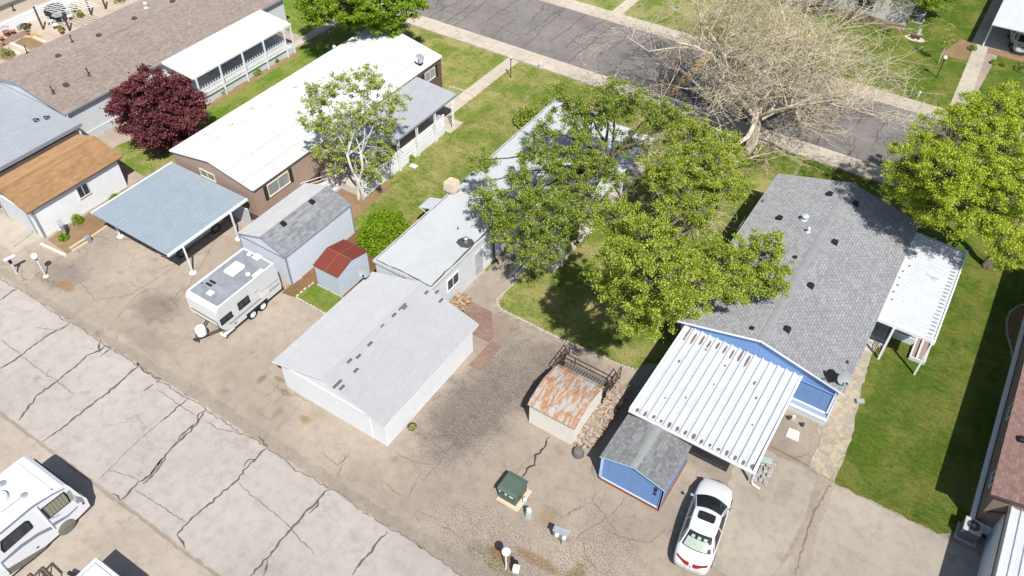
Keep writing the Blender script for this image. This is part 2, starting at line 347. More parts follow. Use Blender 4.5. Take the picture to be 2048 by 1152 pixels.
# flagstone walk on the right of the blue home: irregular stones set in mortar
def flagmat():
    t = NT('flagstone'); p = t.pos(); q = t.mapv(p, scale=(1,1,0))
    w = t.n('TexNoise', i_Vector=p, i_Scale=3., i_Detail=3); q = t.n('VectorMath', operation='ADD', i_0=q, i_1=t.n('VectorMath', operation='SCALE', i_0=w.outputs['Color'], i_Scale=.12).outputs[0]).outputs[0]
    v = t.n('TexVoronoi', feature='F1', i_Vector=q, i_Scale=3.6); e = t.n('TexVoronoi', feature='DISTANCE_TO_EDGE', i_Vector=q, i_Scale=3.6)
    sx = t.n('SeparateXYZ', i_0=v.outputs['Color']).outputs[0]
    c = t.ramp(sx, [(0.,P(200,188,166)),(.25,P(214,198,170)),(.45,P(204,190,166)),(.6,P(186,182,168)),(.75,P(218,206,182)),(.9,P(198,174,150)),(1.,P(180,180,168))], 'CONSTANT')
    m = t.ramp(e.outputs['Distance'], [(.02,1.),(.045,0.)]); c = t.mix(m, c, P(206,192,168)); n = t.noise(p, 9, 5, .7); c = t.mix(1., c, t.ramp(n, [(.3,.8),(.7,1.08)]), 'MULTIPLY')
    return t.done(c, .9, .2, 0, e.outputs['Distance'], .4, .02)
ngon_sheet('flagstone_path', [(.70,26.9),(2.02,26.72),(2.02,30),(1.52,33.3),(1.3,36.2),(.3,36.2),(.3,29.3),(.66,29.2)], .02, flagmat(), .03, thick=.02)
# brick paths
BRICKP = shingle('brick_paving', [P(188,160,146), P(176,144,130)], .22, .11, .85, .7, .15, blotch=.25)
ngon_sheet('brick_path', [(-17.4,22.9),(-16.55,22.9),(-16.6,25.1),(-17.3,25.1)], .02, BRICKP, thick=.02)
ngon_sheet('brick_path', [(-20.6,24.9),(-17.35,24.9),(-17.35,25.4),(-18.6,27.0),(-20.6,27.)], .024, BRICKP, thick=.02)
ngon_sheet('brick_path', rect(-35.2,28.3,-34.6,42), .022, BRICKP, thick=.02)
ngon_sheet('brick_path', [(-53.,26.9),(-51.9,26.9),(-49.8,31.),(-50.6,31.4)], .02, BRICKP, thick=.02)
# soil and mulch beds
SOIL = pave('bare_soil', P(176,146,112), P(186,156,122), P(158,128,96), speck=.3, crack=None)
MULCH = pave('red_mulch', P(150,110,82), P(165,130,92), P(128,122,66), speck=.35, crack=None)
ngon_sheet('soil_bed', [(-46.2,16.5),(-43.95,16.4),(-43.9,20),(-43.6,25),(-46.2,25)], .012, SOIL, .04)
ngon_sheet('soil_bed', [(-30.1,21.4),(-26.4,21.4),(-25.2,24.),(-25.2,30),(-30.1,30)], .014, MULCH, .05)
ngon_sheet('soil_bed', [(-35.6,28),(-31,28),(-31,33),(-33.4,34),(-35.6,34)], .016, SOIL, .05)
ngon_sheet('soil_bed', rect(-49.75,32.4,-49.2,43.2), .018, SOIL, .03)
ngon_sheet('grass_patch', [(-29.0,21.55),(-26.6,21.5),(-26.5,23.0),(-28.9,23.0)], .022, G1, .04)
ngon_sheet('soil_bed', [(-3.2,73.6),(-1.1,73.9),(-.95,77.4),(-2.2,77.6)], .016, SOIL, .05); ngon_sheet('soil_bed', [(.2,76.3),(4.5,76.3),(4.5,77.3),(.15,77.3)], .016, SOIL, .03)
ngon_sheet('patio_slab', rect(-74,30,-63.4,60), .004, pave('patio_concrete', P(214,196,176), P(220,204,184), P(205,186,164), speck=.08, crack=(.2,.006)))
ngon_sheet('patio_slab', [(.3,36.2),(1.4,36.2),(1.4,44.5),(.3,44.5)], .012, M_WALK)
ngon_sheet('driveway_slab', [(2.2,26.6),(30,26.6),(30,15),(2.0,15),(.5,17.),(1.6,22)], .004, M_SLAB, .02)
ngon_sheet('driveway_slab', [(-2.6,26.7),(1.2,26.7),(1.5,24),(1.1,19),(-1.9,19.5)], .006, M_SLAB, .03)
ngon_sheet('driveway_slab', [(-9.4,29.1),(-.6,29.1),(-.6,23.3),(-9.4,24.5)], .005, M_VERGE, .03)
ngon_sheet('driveway_slab', [(-51,14.6),(-46.7,14.6),(-46.6,17.2),(-51,17.5)], .005, M_SLAB, .02)

# sealed and open cracks, drawn as ribbons a few millimetres above the paving
def ribbon(mb, pts, w, z, m=0, jit=.03, step=.16):
    q = []
    for a, b in zip(pts[:-1], pts[1:]):
        k = max(1, int((b-a).length/step)); d = (b-a).normalized(); nrm = Vector((-d.y,d.x,0))
        for j in range(k): q.append(a.lerp(b, j/k)+nrm*random.gauss(0,jit))
    q.append(pts[-1]); k0 = len(mb.v); N = len(q)
    for i, p in enumerate(q):
        d = (q[min(i+1,N-1)]-q[max(i-1,0)]).normalized(); nrm = Vector((-d.y,d.x,0)); ww = w*.5*(.55+random.random()*.8)*min(1, .35+min(i,N-1-i)*.3)
        mb.v += [tuple((p+nrm*ww).to_tuple()[:2])+(z,), tuple((p-nrm*ww).to_tuple()[:2])+(z,)]
    for i in range(N-1): mb.f.append((k0+2*i,k0+2*i+1,k0+2*i+3,k0+2*i+2)); mb.m.append(m)
THICK = [[(0,737),(25,724),(60,697),(83,681),(100,667),(127,656),(139,646)],
 [(37,841),(60,811),(80,788),(107,767),(150,734),(173,712),(200,701),(210,692),(222,694),(213,704),(200,714)],[(202,679),(197,690),(199,700),(212,696)],
 [(83,885),(127,855),(160,828),(183,811),(237,767),(258,748),(277,732),(296,748),(320,757),(312,766)],[(277,732),(268,729),(270,725)],
 [(307,768),(287,783)],[(378,796),(353,816),(320,845)],[(410,820),(397,845),(380,862),(357,883),(333,908),(318,928),(300,950),(277,965),(258,984),(240,1001)],
 [(398,843),(385,850),(368,866),(357,880)],[(331,912),(329,920),(316,940),(303,955),(285,968)],[(326,917),(312,932),(302,948)],[(410,820),(397,828),(396,842)],
 [(535,896),(523,904),(512,918),(487,941),(477,958),(430,998),(383,1038),(353,1071)],[(535,896),(527,882),(517,872)],[(512,918),(498,920),(488,935)],
 [(657,978),(640,995),(630,1008),(612,1026),(595,1045),(581,1059),(569,1071),(545,1105),(512,1141),(500,1152)],[(638,1000),(635,1012),(618,1027)],[(534,1121),(533,1136),(527,1152)],
 [(775,1063),(752,1088),(732,1115),(717,1130),(704,1151)],[(0,601),(20,586),(37,576)],[(-40,655),(0,601)],[(240,1001),(236,992),(225,987)],[(353,1071),(366,1085),(370,1097)]]
THIN = [[(0,679),(37,707),(67,731),(117,764),(150,790)],[(320,845),(280,878),(255,902),(233,925),(197,960)],[(512,996),(579,1053),(629,1110)],[(267,978),(320,1011),(373,1045)],[(217,940),(257,950),(277,962)],
 [(313,778),(345,800),(373,820),(395,832)],[(410,841),(437,858),(480,868),(505,862)],[(477,963),(496,985),(515,1000)],[(70,655),(110,660),(135,652)],
 [(1217,1035),(1191,1051),(1164,1065),(1150,1080)],[(1197,1048),(1217,1062),(1237,1073),(1258,1079),(1301,1085),(1331,1061)],[(1164,1065),(1170,1110),(1195,1140),(1215,1152)],[(1254,993),(1235,1015),(1217,1035)],
 [(1130,1040),(1110,1025),(1085,1005)],[(575,778),(560,800),(545,812)],[(700,900),(685,925),(675,958)],[(640,905),(655,915),(676,932),(700,905)],[(790,905),(830,925),(865,930)],[(843,935),(835,960),(815,995)],[(765,960),(790,985),(810,992)],
 [(158,560),(190,600),(260,590),(340,540),(385,497)],[(230,640),(270,595),(290,580)],[(345,612),(380,570),(395,530)],[(300,545),(350,527),(420,500)],[(470,440),(430,480),(395,545)],
 [(0,415),(30,405)],[(23,498),(60,470),(100,430)],[(1620,925),(1650,895),(1640,870)],[(1545,895),(1580,912),(1620,932),(1666,962)]]
mb = MB()
for pl in THICK: ribbon(mb, [un(*p) for p in pl], .105, .0125)
setg(mb.build('crack_sealing', M_CRACK, fixn=False))
mb = MB()
for pl in THIN: ribbon(mb, [un(*p) for p in pl], .05, .0105)
ribbon(mb, [Vector((x,12.77+.06*math.sin(x*1.3)+.05*math.sin(x*3.1),0)) for x in np.arange(-58,20,.7)], .07, .0155, jit=.04)
for y in (56.6,58.7,60.9): ribbon(mb, [Vector((x,y+.2*math.sin(x*.45+y),0)) for x in np.arange(-70,30,1.2)], .06, .012, jit=.05)
setg(mb.build('thin_cracks', M_CRACK2, fixn=False))
mb = MB()
x = -66.
while x < 20:
    y0, y1 = random.choice([(54.5,58.7),(56.6,63),(54.5,63),(58.7,63)]); k = random.uniform(-.8,.8)
    ribbon(mb, [Vector((x+k*j/6+random.gauss(0,.12), y0+(y1-y0)*j/6, 0)) for j in range(7)], .06, .013, jit=.04); x += random.uniform(.9,2.)
for pl in [[(1097,873),(1090,890),(1074,911),(1062,935),(1044,955)]]: ribbon(mb, [un(*p) for p in pl], .10, .013, jit=.05)
setg(mb.build('dark_cracks', flat('open_crack', P(88,82,80), .95), fixn=False))
mb = MB()   # dry weeds along the slab joint at lower right, and the yellow repair strip in the street
ribbon(mb, [un(*p) for p in [(1660,968),(1648,990),(1636,1008),(1622,1040),(1610,1080),(1598,1120),(1589,1152)]], .09, .0125, jit=.03)
ribbon(mb, [un(*p) for p in [(1540,893),(1560,903),(1590,918),(1625,935)]], .10, .0125, jit=.03)
setg(mb.build('joint_weeds', pave('dry_weeds', P(176,156,128), P(190,170,142), P(160,140,110), speck=.4, crack=None), fixn=False))
mb = MB(); ribbon(mb, [un(*p) for p in [(1432,102),(1408,120),(1385,145),(1362,165),(1345,190)]], .75, .014, jit=.05); setg(mb.build('street_patch', flat('yellow_sealcoat', P(214,180,124), .9, var=.25, scale=3), fixn=False))
mb = MB()
for x0, x1, pts in [(0,0,[(1564,958),(1590,968),(1569,1018),(1541,1005)])]:
    mb.quad(*[tuple(un(*p).to_tuple()[:2])+(.0125,) for p in pts])
ribbon(mb, [un(*p) for p in [(1655,975),(1625,1060),(1600,1152)]], .5, .0115, jit=.03); ribbon(mb, [un(*p) for p in [(1642,1005),(1605,1070),(1585,1152)]], .35, .0112, jit=.03)
setg(mb.build('paving_patches', pave('patched_slab', P(198,184,170), P(206,192,177), P(188,175,162), speck=.15, crack=None), fixn=False))
# pebble edgings of the lawns
mb = MB()
def edging(pts, w=.09, gap=.02, ln=.16, h=.07):
    for a, b in zip(pts[:-1], pts[1:]):
        a, b = Vector(a+(0,)), Vector(b+(0,)); d = (b-a); n = max(1,int(d.length/(ln+gap))); an = math.atan2(d.y,d.x)
        for i in range(n):
            c = a.lerp(b,(i+.5)/n)+Vector((random.gauss(0,.012),random.gauss(0,.012),h/2)); mb.obox(c, (ln*random.uniform(.8,1.05), w*random.uniform(.85,1.15), h*random.uniform(.8,1.2)), an+random.gauss(0,.08))
edging([(-18.75,30.),(-18.9,28.1),(-18.7,27.7),(-18.3,27.5),(-17.5,27.44),(-14.8,27.38),(-10.3,27.55),(-9.5,27.7)])
o = mb.build('lawn_edging', CONC, bevel=.015); o['kind'] = 'stuff'; tag(o, 'row of small pale edging stones curving along the lawn under the big green tree', 'edging')
mb = MB(); edging([(-29.1,23.1),(-29.15,21.5),(-26.4,21.42)], .11, .03, .24); edging([(-28.8,23.),(-26.6,23.02)],.06,.02,.2)
o = mb.build('bed_edging', CONC, bevel=.015); o['kind'] = 'stuff'; tag(o, 'pale stone edging around the small grass square before the red roofed shed', 'edging')
mb = MB(); q = [un(*p) for p in ((2062,606),(2038,612),(2020,624),(2012,645),(2013,668),(2022,700),(2026,730))]
ngon_sheet('soil_bed', [(v.x,v.y) for v in q]+[(8.6,q[-1].y),(8.6,q[0].y)], .02, SOIL)
edging([(v.x,v.y) for v in q], .1, .02, .18); o = mb.build('bed_edging', CONC, bevel=.015); o['kind'] = 'stuff'; tag(o, 'curved pale edging of a small bed in the shade of the taupe home', 'edging')

# ================================================================ BUILDINGS
SH_GARAGE = shingle('pale_grey_shingles', [S(208,209,211,.70), S(203,204,206,.70)], .30, .14, .96, .88, .05, msize=.006, blotch=.05)
SH_BLUE = shingle('grey_shingles', [S(188,189,192,.78), S(181,181,183,.78)],   .30, .15, .74, .66, .2, msize=.022, blotch=.1)
SH_BROWN = shingle('grey_brown_shingles', [S(184,169,159,.80), S(170,156,147,.80)], .34, .15, .74, .7, .22, msize=.014, blotch=.15)
SH_TAN = shingle('tan_shingles', [S(204,164,122,.72), S(190,148,104,.72)], .5, .18, .84, .85, .15, msize=.008, blotch=.18)
SH_SHEDD = shingle('two_tone_grey_shingles', [S(186,188,192,.72), S(164,166,172,.72)], .42, .17, .72, .8, .2, msize=.01)
SH_SHEDL = shingle('light_grey_shingles', [S(206,206,206,.72), S(200,200,200,.72)], .35, .16, .95, .85, .1, msize=.006)
SH_SMALL = shingle('dark_grey_shingles', [S(168,170,170,.76), S(156,158,160,.76)], .30, .15, .66, .7, .25, msize=.012)
SH_PINK = shingle('reddish_shingles', [S(196,160,152,.68), S(182,142,134,.68)], .32, .15, .75, .7, .2, msize=.012)

def coated(name, c):
    t = NT(name); p = t.pos(); n = t.noise(p, .5, 7, .7, .6); n2 = t.noise(p, 6, 5, .7)
    col_ = t.ramp(n, [(.3,tuple(x*.90 for x in c[:3])+(1,)),(.5,c),(.7,tuple(min(1,x*1.03) for x in c[:3])+(1,))])
    col_ = t.mix(1., col_, t.ramp(n2, [(.25,.95),(.6,1.)]), 'MULTIPLY'); return t.done(col_, .95, .2, 0, n2, .1)
ROOFW = coated('white_roof_coating', (.545,.545,.53,1))
ROOFG = coated('grey_white_membrane', (.435,.45,.46,1))
TAUPE = siding('taupe_panel_siding', S(170,146,132,1.08), .3, False, .82, var=.08, duty=.06)
LAP = siding('white_lap_siding', (.74,.76,.80,1), .2, True, .72, duty=.1)
SHEDW = flat('pale_blue_white_panel', (.68,.73,.80,1), .6, var=.05)
VRIB = siding('white_ribbed_siding', (.74,.76,.79,1), .16, False, .72, duty=.12)
VRIBB = siding('pale_blue_ribbed_steel', (.60,.67,.76,1), .14, False, .8, duty=.12)
VRIBC = siding('cream_ribbed_steel', (.90,.85,.74,1), .11, False, .88, duty=.14)
BLUE = siding('blue_panel_siding', S(122,156,206,.98), 1.22, False, .55, var=.08, duty=.012)
LBLUE = flat('light_blue_trim', S(190,216,238,1.0), .6)
SKIRTG = flat('grey_white_skirting', (.62,.65,.69,1), .7, var=.1)
BROWNW = siding('dark_brown_siding', S(130,108,94,.8), .2, True, .6, duty=.15)
FASC = flat('dark_fascia', (.09,.075,.065,1), .7)
GFASC = flat('grey_fascia', (.30,.31,.33,1), .6)
def metal(name, c, rough=.45, streak=.1):
    t = NT(name); p = t.pos(); n = t.noise(p, 1.2, 6, .65); n2 = t.noise(t.mapv(p, scale=(6,.5,1)), 3, 4)
    c1 = t.mix(1., t.ramp(n, [(.3,tuple(x*(1-streak) for x in c[:3])+(1,)),(.65,c)]), t.ramp(n2, [(.3,1-streak),(.6,1.)]), 'MULTIPLY'); return t.done(c1, rough, .4, .0)
MET_B = metal('blue_grey_sheet_metal', S(186,200,210,.66)); MET_G = metal('grey_sheet_metal', S(200,203,207,.74)); MET_W = metal('white_sheet_metal', (.61,.625,.66,1), .5, .10)
MET_L = metal('pale_sheet_metal', S(200,206,212,.66))
def rusty(name, paint, r1, r2, amount, sc=(1.6,.8,1)):
    t = NT(name); p = t.pos(); n = t.noise(t.mapv(p, scale=sc), 1.9, 9, .72, .3); n2 = t.noise(p, 9, 5, .7)
    f = t.math('ADD', t.math('MULTIPLY', n, .8), t.math('MULTIPLY', n2, .2)); m = t.ramp(f, [(amount,0.),(amount+.05,1.)]); rc = t.ramp(n2, [(.3,r1),(.7,r2)])
    return t.done(t.mix(m, paint, rc), .8, .2, 0, f, .3)
RUSTW = rusty('rust_over_grey_paint', (.42,.42,.41,1), S(178,122,80,.7), S(210,168,130,.72), .46, (3.2,.7,1))
RUSTR = rusty('red_oxide_roof', S(160,84,68,.56), S(142,68,52,.56), S(170,98,82,.56), .50)

def gable(root, p0, p1, a0, a1, ze, zr, pr, axis='Y', oh=.2, ohf=.2, wallm=WHITE, roofm=ROOFW, trim=WHITE, th=.14, z0=0., rmats=None, ze1=None):
    "roof slab on a closed wall block; returns (wall, roof, height function)"
    ze1 = ze if ze1 is None else ze1
    mb = MB(root); ms = rmats or [0,0,1,1,1,1]
    mb.ext([(p0,ze),(pr,zr),(p1,ze1),(p1,ze1-th),(pr,zr-th),(p0,ze-th)], a0, a1, axis, ms, 1 if rmats is None else 2)
    roof = mb.build('roof', (list(roofm) if isinstance(roofm,(list,tuple)) else [roofm])+[trim], root)
    zf = lambda p: ze+(zr-ze)*(p-p0)/(pr-p0) if p < pr else ze1+(zr-ze1)*(p1-p)/(p1-pr)
    e = -.55*th
    mw = MB(root); q0, q1 = p0+oh, p1-oh
    mw.ext([(q0,z0),(q1,z0),(q1,zf(q1)+e),(pr,zr+e),(q0,zf(q0)+e)], a0+ohf, a1-ohf, axis)
    wall = mw.build('wall', wallm, root)
    return wall, roof, zf
def roofpt(px, py, zf, axis='Y', z=3.2):
    for _ in range(8):
        p = un(px, py, z); z = zf(p.x if axis == 'Y' else p.y)
    return un(px, py, z)
def vent_hood(roof, px, py, zf, m=BLACK, s=.34, axis='Y', name='roof_vent'):
    p = roofpt(px, py, zf, axis); mb = MB(); mb.off = Vector(roof['_loc'])
    x, y, z = p; h = s*.45; e = .03
    mb.add([(x-s/2,y-s/2,z-.1),(x+s/2,y-s/2,z-.1),(x+s/2,y+s/2,z-.1),(x-s/2,y+s/2,z-.1),(x-s*.36,y-s*.42,z+h),(x+s*.36,y-s*.42,z+h),(x+s*.36,y+s*.3,z+h),(x-s*.36,y+s*.3,z+h)],
           [(0,3,2,1),(4,5,6,7),(0,1,5,4),(1,2,6,5),(2,3,7,6),(3,0,4,7)])
    return mb.build(name, m, roof, bevel=.02)
def vent_pipe(roof, px, py, zf, m=STEEL, r=.05, h=.3, capr=0., axis='Y', base=.12, name='vent_pipe'):
    p = roofpt(px, py, zf, axis); mb = MB(); mb.off = Vector(roof['_loc'])
    prof = [(base,-.05),(base*.95,.03),(r,.05),(r,h)]
    if capr: prof += [(r,h),(capr,h+.01),(capr,h+.09),(capr*.7,h+.14)]
    mb.lathe(p, prof, 12); return mb.build(name, m, roof, smooth='auto')
def ridge_cap(roof, pr, zr, a0, a1, axis, m, w=.16, slope=.3):
    mb = MB(); mb.off = Vector(roof['_loc'])
    mb.ext([(pr-w,zr-w*slope+.012),(pr,zr+.03),(pr+w,zr-w*slope+.012),(pr+w,zr-w*slope-.02),(pr,zr-.02),(pr-w,zr-w*slope-.02)], a0, a1, axis); return mb.build('ridge_cap', m, roof)
def window(parent, side, plane, a0, a1, z0, z1, fm=WHITE, gm=GLASS, mull=1, fw=.05, depth=.05, name='window', hmull=0):
    "frame (with pane as its part) on a wall plane; side '+x','-x','-y','+y'; a runs along the wall"
    sgn = 1 if side[0] == '+' else -1; ax = side[1]
    def B(mb, aa, ab, za, zb, d0, d1, m=0):
        lo, hi = sorted((plane+sgn*d0, plane+sgn*d1))
        if ax == 'x': mb.box(lo,aa,za,hi,ab,zb,m)
        else: mb.box(aa,lo,za,ab,hi,zb,m)
    mb = MB(); mb.off = Vector(parent['_loc'])
    B(mb,a0,a1,z1-fw,z1,-.02,depth); B(mb,a0-.02,a1+.02,z0-.02,z0+fw,-.02,depth+.02)
    B(mb,a0,a0+fw,z0+fw,z1-fw,-.02,depth); B(mb,a1-fw,a1,z0+fw,z1-fw,-.02,depth)
    for i in range(mull):
        c = a0+(a1-a0)*(i+1)/(mull+1); B(mb,c-fw*.4,c+fw*.4,z0+fw,z1-fw,-.02,depth-.005)
    for i in range(hmull):
        c = z0+(z1-z0)*(i+1)/(hmull+1); B(mb,a0+fw,a1-fw,c-fw*.4,c+fw*.4,-.02,depth-.008)
    f = mb.build(name, fm, parent)
    g = MB(); g.off = Vector(parent['_loc']); B(g,a0+fw*.5,a1-fw*.5,z0+fw*.5,z1-fw*.5,-.01,depth*.4); g.build('pane', gm, f)
    return f
def panel(parent, name, m, side, plane, a0, a1, z0, z1, d=.03):
    sgn = 1 if side[0] == '+' else -1; mb = MB(); mb.off = Vector(parent['_loc']); lo, hi = sorted((plane-.02*sgn, plane+sgn*d))
    if side[1] == 'x': mb.box(lo,a0,z0,hi,a1,z1)
    else: mb.box(a0,lo,z0,a1,hi,z1)
    return mb.build(name, m, parent)
def ribroof(root, p0, p1, a0, a1, z, dz, pitch, h=.05, rib=.3, axis='Y', m=MET_W, name='roof', zp=0., th=.05, border=0.):
    "ribbed sheet: ribs run along `axis`; dz lifts the far end of the ribs, zp the far side across the ribs"
    n = max(2, round((p1-p0)/pitch)); w = (p1-p0)/n; top = []
    for i in range(n):
        q = p0+i*w
        for f, hh in ((0,0),(rib*.3,h),(rib*.7,h),(rib,0)): top.append((q+f*w, z+hh+zp*(q+f*w-p0)/(p1-p0)))
    top.append((p1, z+zp)); prof = top+[(p1,z+zp-th),(p0,z-th)]
    mb = MB(root); mb.ext(prof, a0, a1, axis, dz=dz)
    return mb.build(name, m, root)
def posts(root, pts, z1, r=.05, m=WHITE, name='post', base=None, z0=0., sq=True):
    out = []
    for x, y in pts:
        mb = MB(root)
        if sq: mb.box(x-r,y-r,z0,x+r,y+r,z1)
        else: mb.tube([(x,y,z0),(x,y,z1)], r, 10)
        if base: mb.lathe((x,y,z0), [(base,.0),(base*.96,.035),(r*1.6,.045),(r*1.6,.06)], 20)
        out.append(mb.build(name, m, root))
    return out
def railing(root, a, b, z0, z1, m=WHITE, gap=.12, w=.035, name='railing', pick=.0, parent=None):
    "pickets between a and b with rails"
    mb = MB(root); a = Vector(a+(0,)); b = Vector(b+(0,)); d = b-a; n = max(2,int(d.length/gap)); an = math.atan2(d.y,d.x); c = (a+b)/2
    for zz in (z0+.06, z1-.14 if pick else z1-.03): mb.obox((c.x,c.y,zz), (d.length,.04,.07), an)
    for i in range(n+1):
        q = a.lerp(b,i/n); mb.obox((q.x,q.y,(z0+z1)/2+(pick if i%2 else 0)*.5), (w,.03,z1-z0+(pick if i%2 else 0)), an)
    return mb.build(name, m, root)
def lattice_fence(root, a, b, z0, z1, m=WHITE, name='lattice_panel'):
    mb = MB(root); a = Vector(a+(0,)); b = Vector(b+(0,)); d = b-a; Ln = d.length; u = d/Ln; an = math.atan2(d.y,d.x); c = (a+b)/2
    for zz in (z0+.03,z1-.03): mb.obox((c.x,c.y,zz), (Ln,.05,.07), an)
    H = z1-z0; s = .17; k = -H
    while k < Ln:
        for sg in (1,-1):
            t0, t1 = max(0,k), min(Ln,k+H)
            if t1-t0 > .03:
                za = (z0+(t0-k)) if sg > 0 else (z1-(t0-k)); zb = (z0+(t1-k)) if sg > 0 else (z1-(t1-k))
                p, q = a+u*t0, a+u*t1; mb.tube([(p.x,p.y,za),(q.x,q.y,zb)], .018, 4)
        k += s
    return mb.build(name, m, root)
def scroll_post(root, x, y, z1, m=WHITE):
    mb = MB(root)
    for dx in (-.11,.11): mb.box(x-.02,y+dx-.02,0,x+.02,y+dx+.02,z1)
    n = int(z1/.28)
    for i in range(n):
        za, zb = i*z1/n, (i+1)*z1/n; mb.tube([(x,y-.1,za),(x,y+.1,(za+zb)/2),(x,y-.1,zb)], .012, 4); mb.tube([(x,y+.1,za),(x,y-.1,(za+zb)/2),(x,y+.1,zb)], .012, 4)
    return mb.build('trellis_post', m, root)
def dish(parent, x, y, z, r=.3, face=(.5,-.6,.55), m=GREY, h=.45, name='satellite_dish'):
    mb = MB(parent); f = Vector(face).normalized(); c = Vector((x,y,z+h)); a = f.cross(Vector((0,0,1))).normalized(); b = f.cross(a); k = len(mb.v); n = 20; rings = [0.02,.35,.7,1.]
    for side in (0,1):
        for q in rings:
            for j in range(n):
                t = 2*math.pi*j/n; p = c+(a*math.cos(t)+b*math.sin(t))*r*q+f*(.12*r*4*q*q*.25-(.012 if side else 0)); mb.v.append(tuple(p))
    R4 = len(rings)
    for s_ in (0,1):
        for i in range(R4-1):
            for j in range(n): mb.f.append((k+(s_*R4+i)*n+j,k+(s_*R4+i)*n+(j+1)%n,k+(s_*R4+i+1)*n+(j+1)%n,k+(s_*R4+i+1)*n+j)); mb.m.append(0)
        mb.f.append(tuple(k+s_*R4*n+j for j in range(n))); mb.m.append(0)
    for j in range(n): mb.f.append((k+(R4-1)*n+j,k+(R4-1)*n+(j+1)%n,k+(2*R4-1)*n+(j+1)%n,k+(2*R4-1)*n+j)); mb.m.append(0)
    o = mb.build(name, m, parent, smooth='auto')
    q = MB(parent); q.tube([(x,y,z-.05),(x,y,z+h*.6),tuple(c-f*.03)], .025, 8); q.tube([tuple(c-b*r*.0-Vector((0,0,r*.8))),tuple(c+f*r*1.1-Vector((0,0,r*.5)))], .014, 6); e = c+f*r*1.1-Vector((0,0,r*.5)); q.obox(tuple(e), (.1,.07,.09)); q.obox((x,y,z+.01),(.22,.22,.03))
    q.off = Vector(o['_loc']); q.build('dish_arm', DARK, o); return o
def streaks(parent, lst, z, m, name='leaf_litter'):
    mb = MB(parent)
    for x, y, w, l, zz in lst:
        n = 9; mb.prism([(x+w/2*math.cos(2*math.pi*i/n)*random.uniform(.7,1.15), y+l/2*math.sin(2*math.pi*i/n)*random.uniform(.75,1.1)) for i in range(n)], zz+.003, zz+.02)
    return setg(mb.build(name, m, parent), 'stuff')
LITTER = flat('dead_leaves', S(150,128,112,.70), .95, .1, var=.4, scale=12)
NEW = flat('replacement_shingle', S(134,134,136,.55), .9, .1)

# ---- garage in the middle
g = thing('garage', 'white detached garage with pale grey shingle roof patched by a line of darker grey shingles', 'garage', (-21.3,20,0))
wall, roof, zf = gable(g, -25.05,-17.5,16.0,24.15,2.2,3.35,-21.3,'Y',.28,.25,siding('garage_lap_siding',(.90,.90,.905,1),.22,True,.93,duty=.07,var=.06),SH_GARAGE,WHITE,.12)
ridge_cap(roof,-21.3,3.35,16.02,24.13,'Y',SH_GARAGE,.15)
panel(g,'garage_door', siding('white_sectional_door',(.88,.885,.89,1),.5,True,.88,duty=.05), '-y',16.25,-24.1,-18.7,0.02,1.95,.03)
panel(g,'corner_trim', WHITE, '+x', -17.78, 16.22, 16.34, 0, 2.0, .03)
for px, py, ln in [(675,768,.62),(684,775,.36),(712,741,.34),(699,722,.34),(717,713,.34),(740,688,.36),(764,651,.3),(788,630,.34),(804,613,.62),(810,615,.34),(853,585,.3),(874,584,.3),(882,601,.36)]:
    p = roofpt(px,py,zf); y0, y1 = p.y-ln/2, p.y+ln/2; x0, x1 = p.x-.07, p.x+.07
    if x0 < -21.3 < x1: x0, x1 = (-21.28,-21.14) if p.x > -21.3 else (-21.46,-21.32)
    mb = MB(); mb.off = Vector(roof['_loc']); mb.add([(x0,y0,zf(x0)+.012),(x1,y0,zf(x1)+.012),(x1,y1,zf(x1)+.012),(x0,y1,zf(x0)+.012)], [(0,1,2,3)]); mb.build('patch_shingle', NEW, roof, fixn=False)
# floodlight under the left eave
mb = MB(g); mb.obox((-24.9,16.2,1.98),(.12,.2,.14),.3); mb.tube([(-24.77,16.26,2.0),(-24.9,16.2,2.0)],.03,8); mb.build('floodlight', BLACK, g)
dish(g, -25.0, 23.45, 2.25, .34, (.45,-.75,.5), GREY, .5)
# ---- white single-wide home behind it
tr = thing('mobile_home', 'long white single-wide home with flat grey-white membrane roof behind the grey garage', 'mobile home', (-23,34,0))
mb = MB(tr); prof = [(-25.15,2.86),(-23.,2.98),(-20.87,2.86),(-20.87,2.70),(-25.15,2.70)]
mb.ext(prof, 24.4, 45.2, 'Y', [0,0,1,1,1], 1); troof = mb.build('roof', [ROOFG,WHITE2], tr)
mb = MB(tr); mb.box(-25.05,24.5,.0,-20.97,45.1,2.72); mb.build('wall', VRIB, tr)
mb = MB(); mb.off = Vector(troof['_loc'])     # tarred seam round the edge of the roof
def seam(pts, w):
    for a, b in zip(pts[:-1],pts[1:]):
        a, b = Vector(a), Vector(b); n = max(2,int((b-a).length/.35)); d = (b-a).normalized(); nn = Vector((-d.y,d.x,0)); q = [a.lerp(b,i/n)+nn*random.gauss(0,.015) for i in range(n+1)]
        for i in range(n): 
            w0 = w*random.uniform(.5,1.2); mb.add([q[i]+nn*w0,q[i]-nn*w0,q[i+1]-nn*w0,q[i+1]+nn*w0],[(0,1,2,3)])
seam([(-25.03,24.55,2.885),(-25.03,45,2.885)],.025); seam([(-25.0,24.5,2.885),(-23,24.5,3.),(-21.0,24.5,2.885)],.04); seam([(-21.0,24.5,2.885),(-21.0,45,2.885)],.05)
mb.build('roof_seam', flat('roof_tar', S(118,114,106,.5), .8, var=.4, scale=8), troof, fixn=False)
mb = MB(); mb.off = Vector(troof['_loc']); mb.prism([(-21.95,28.25),(-21.5,28.1),(-21.08,28.3),(-21.05,28.85),(-21.3,29.0),(-21.85,28.9),(-22.0,28.55)],2.86,2.945); mb.build('tar_patch', flat('grey_tar', S(120,116,110,.45), .8, var=.3, scale=9), troof)
zt = lambda x: 2.98-.056*abs(x+23)
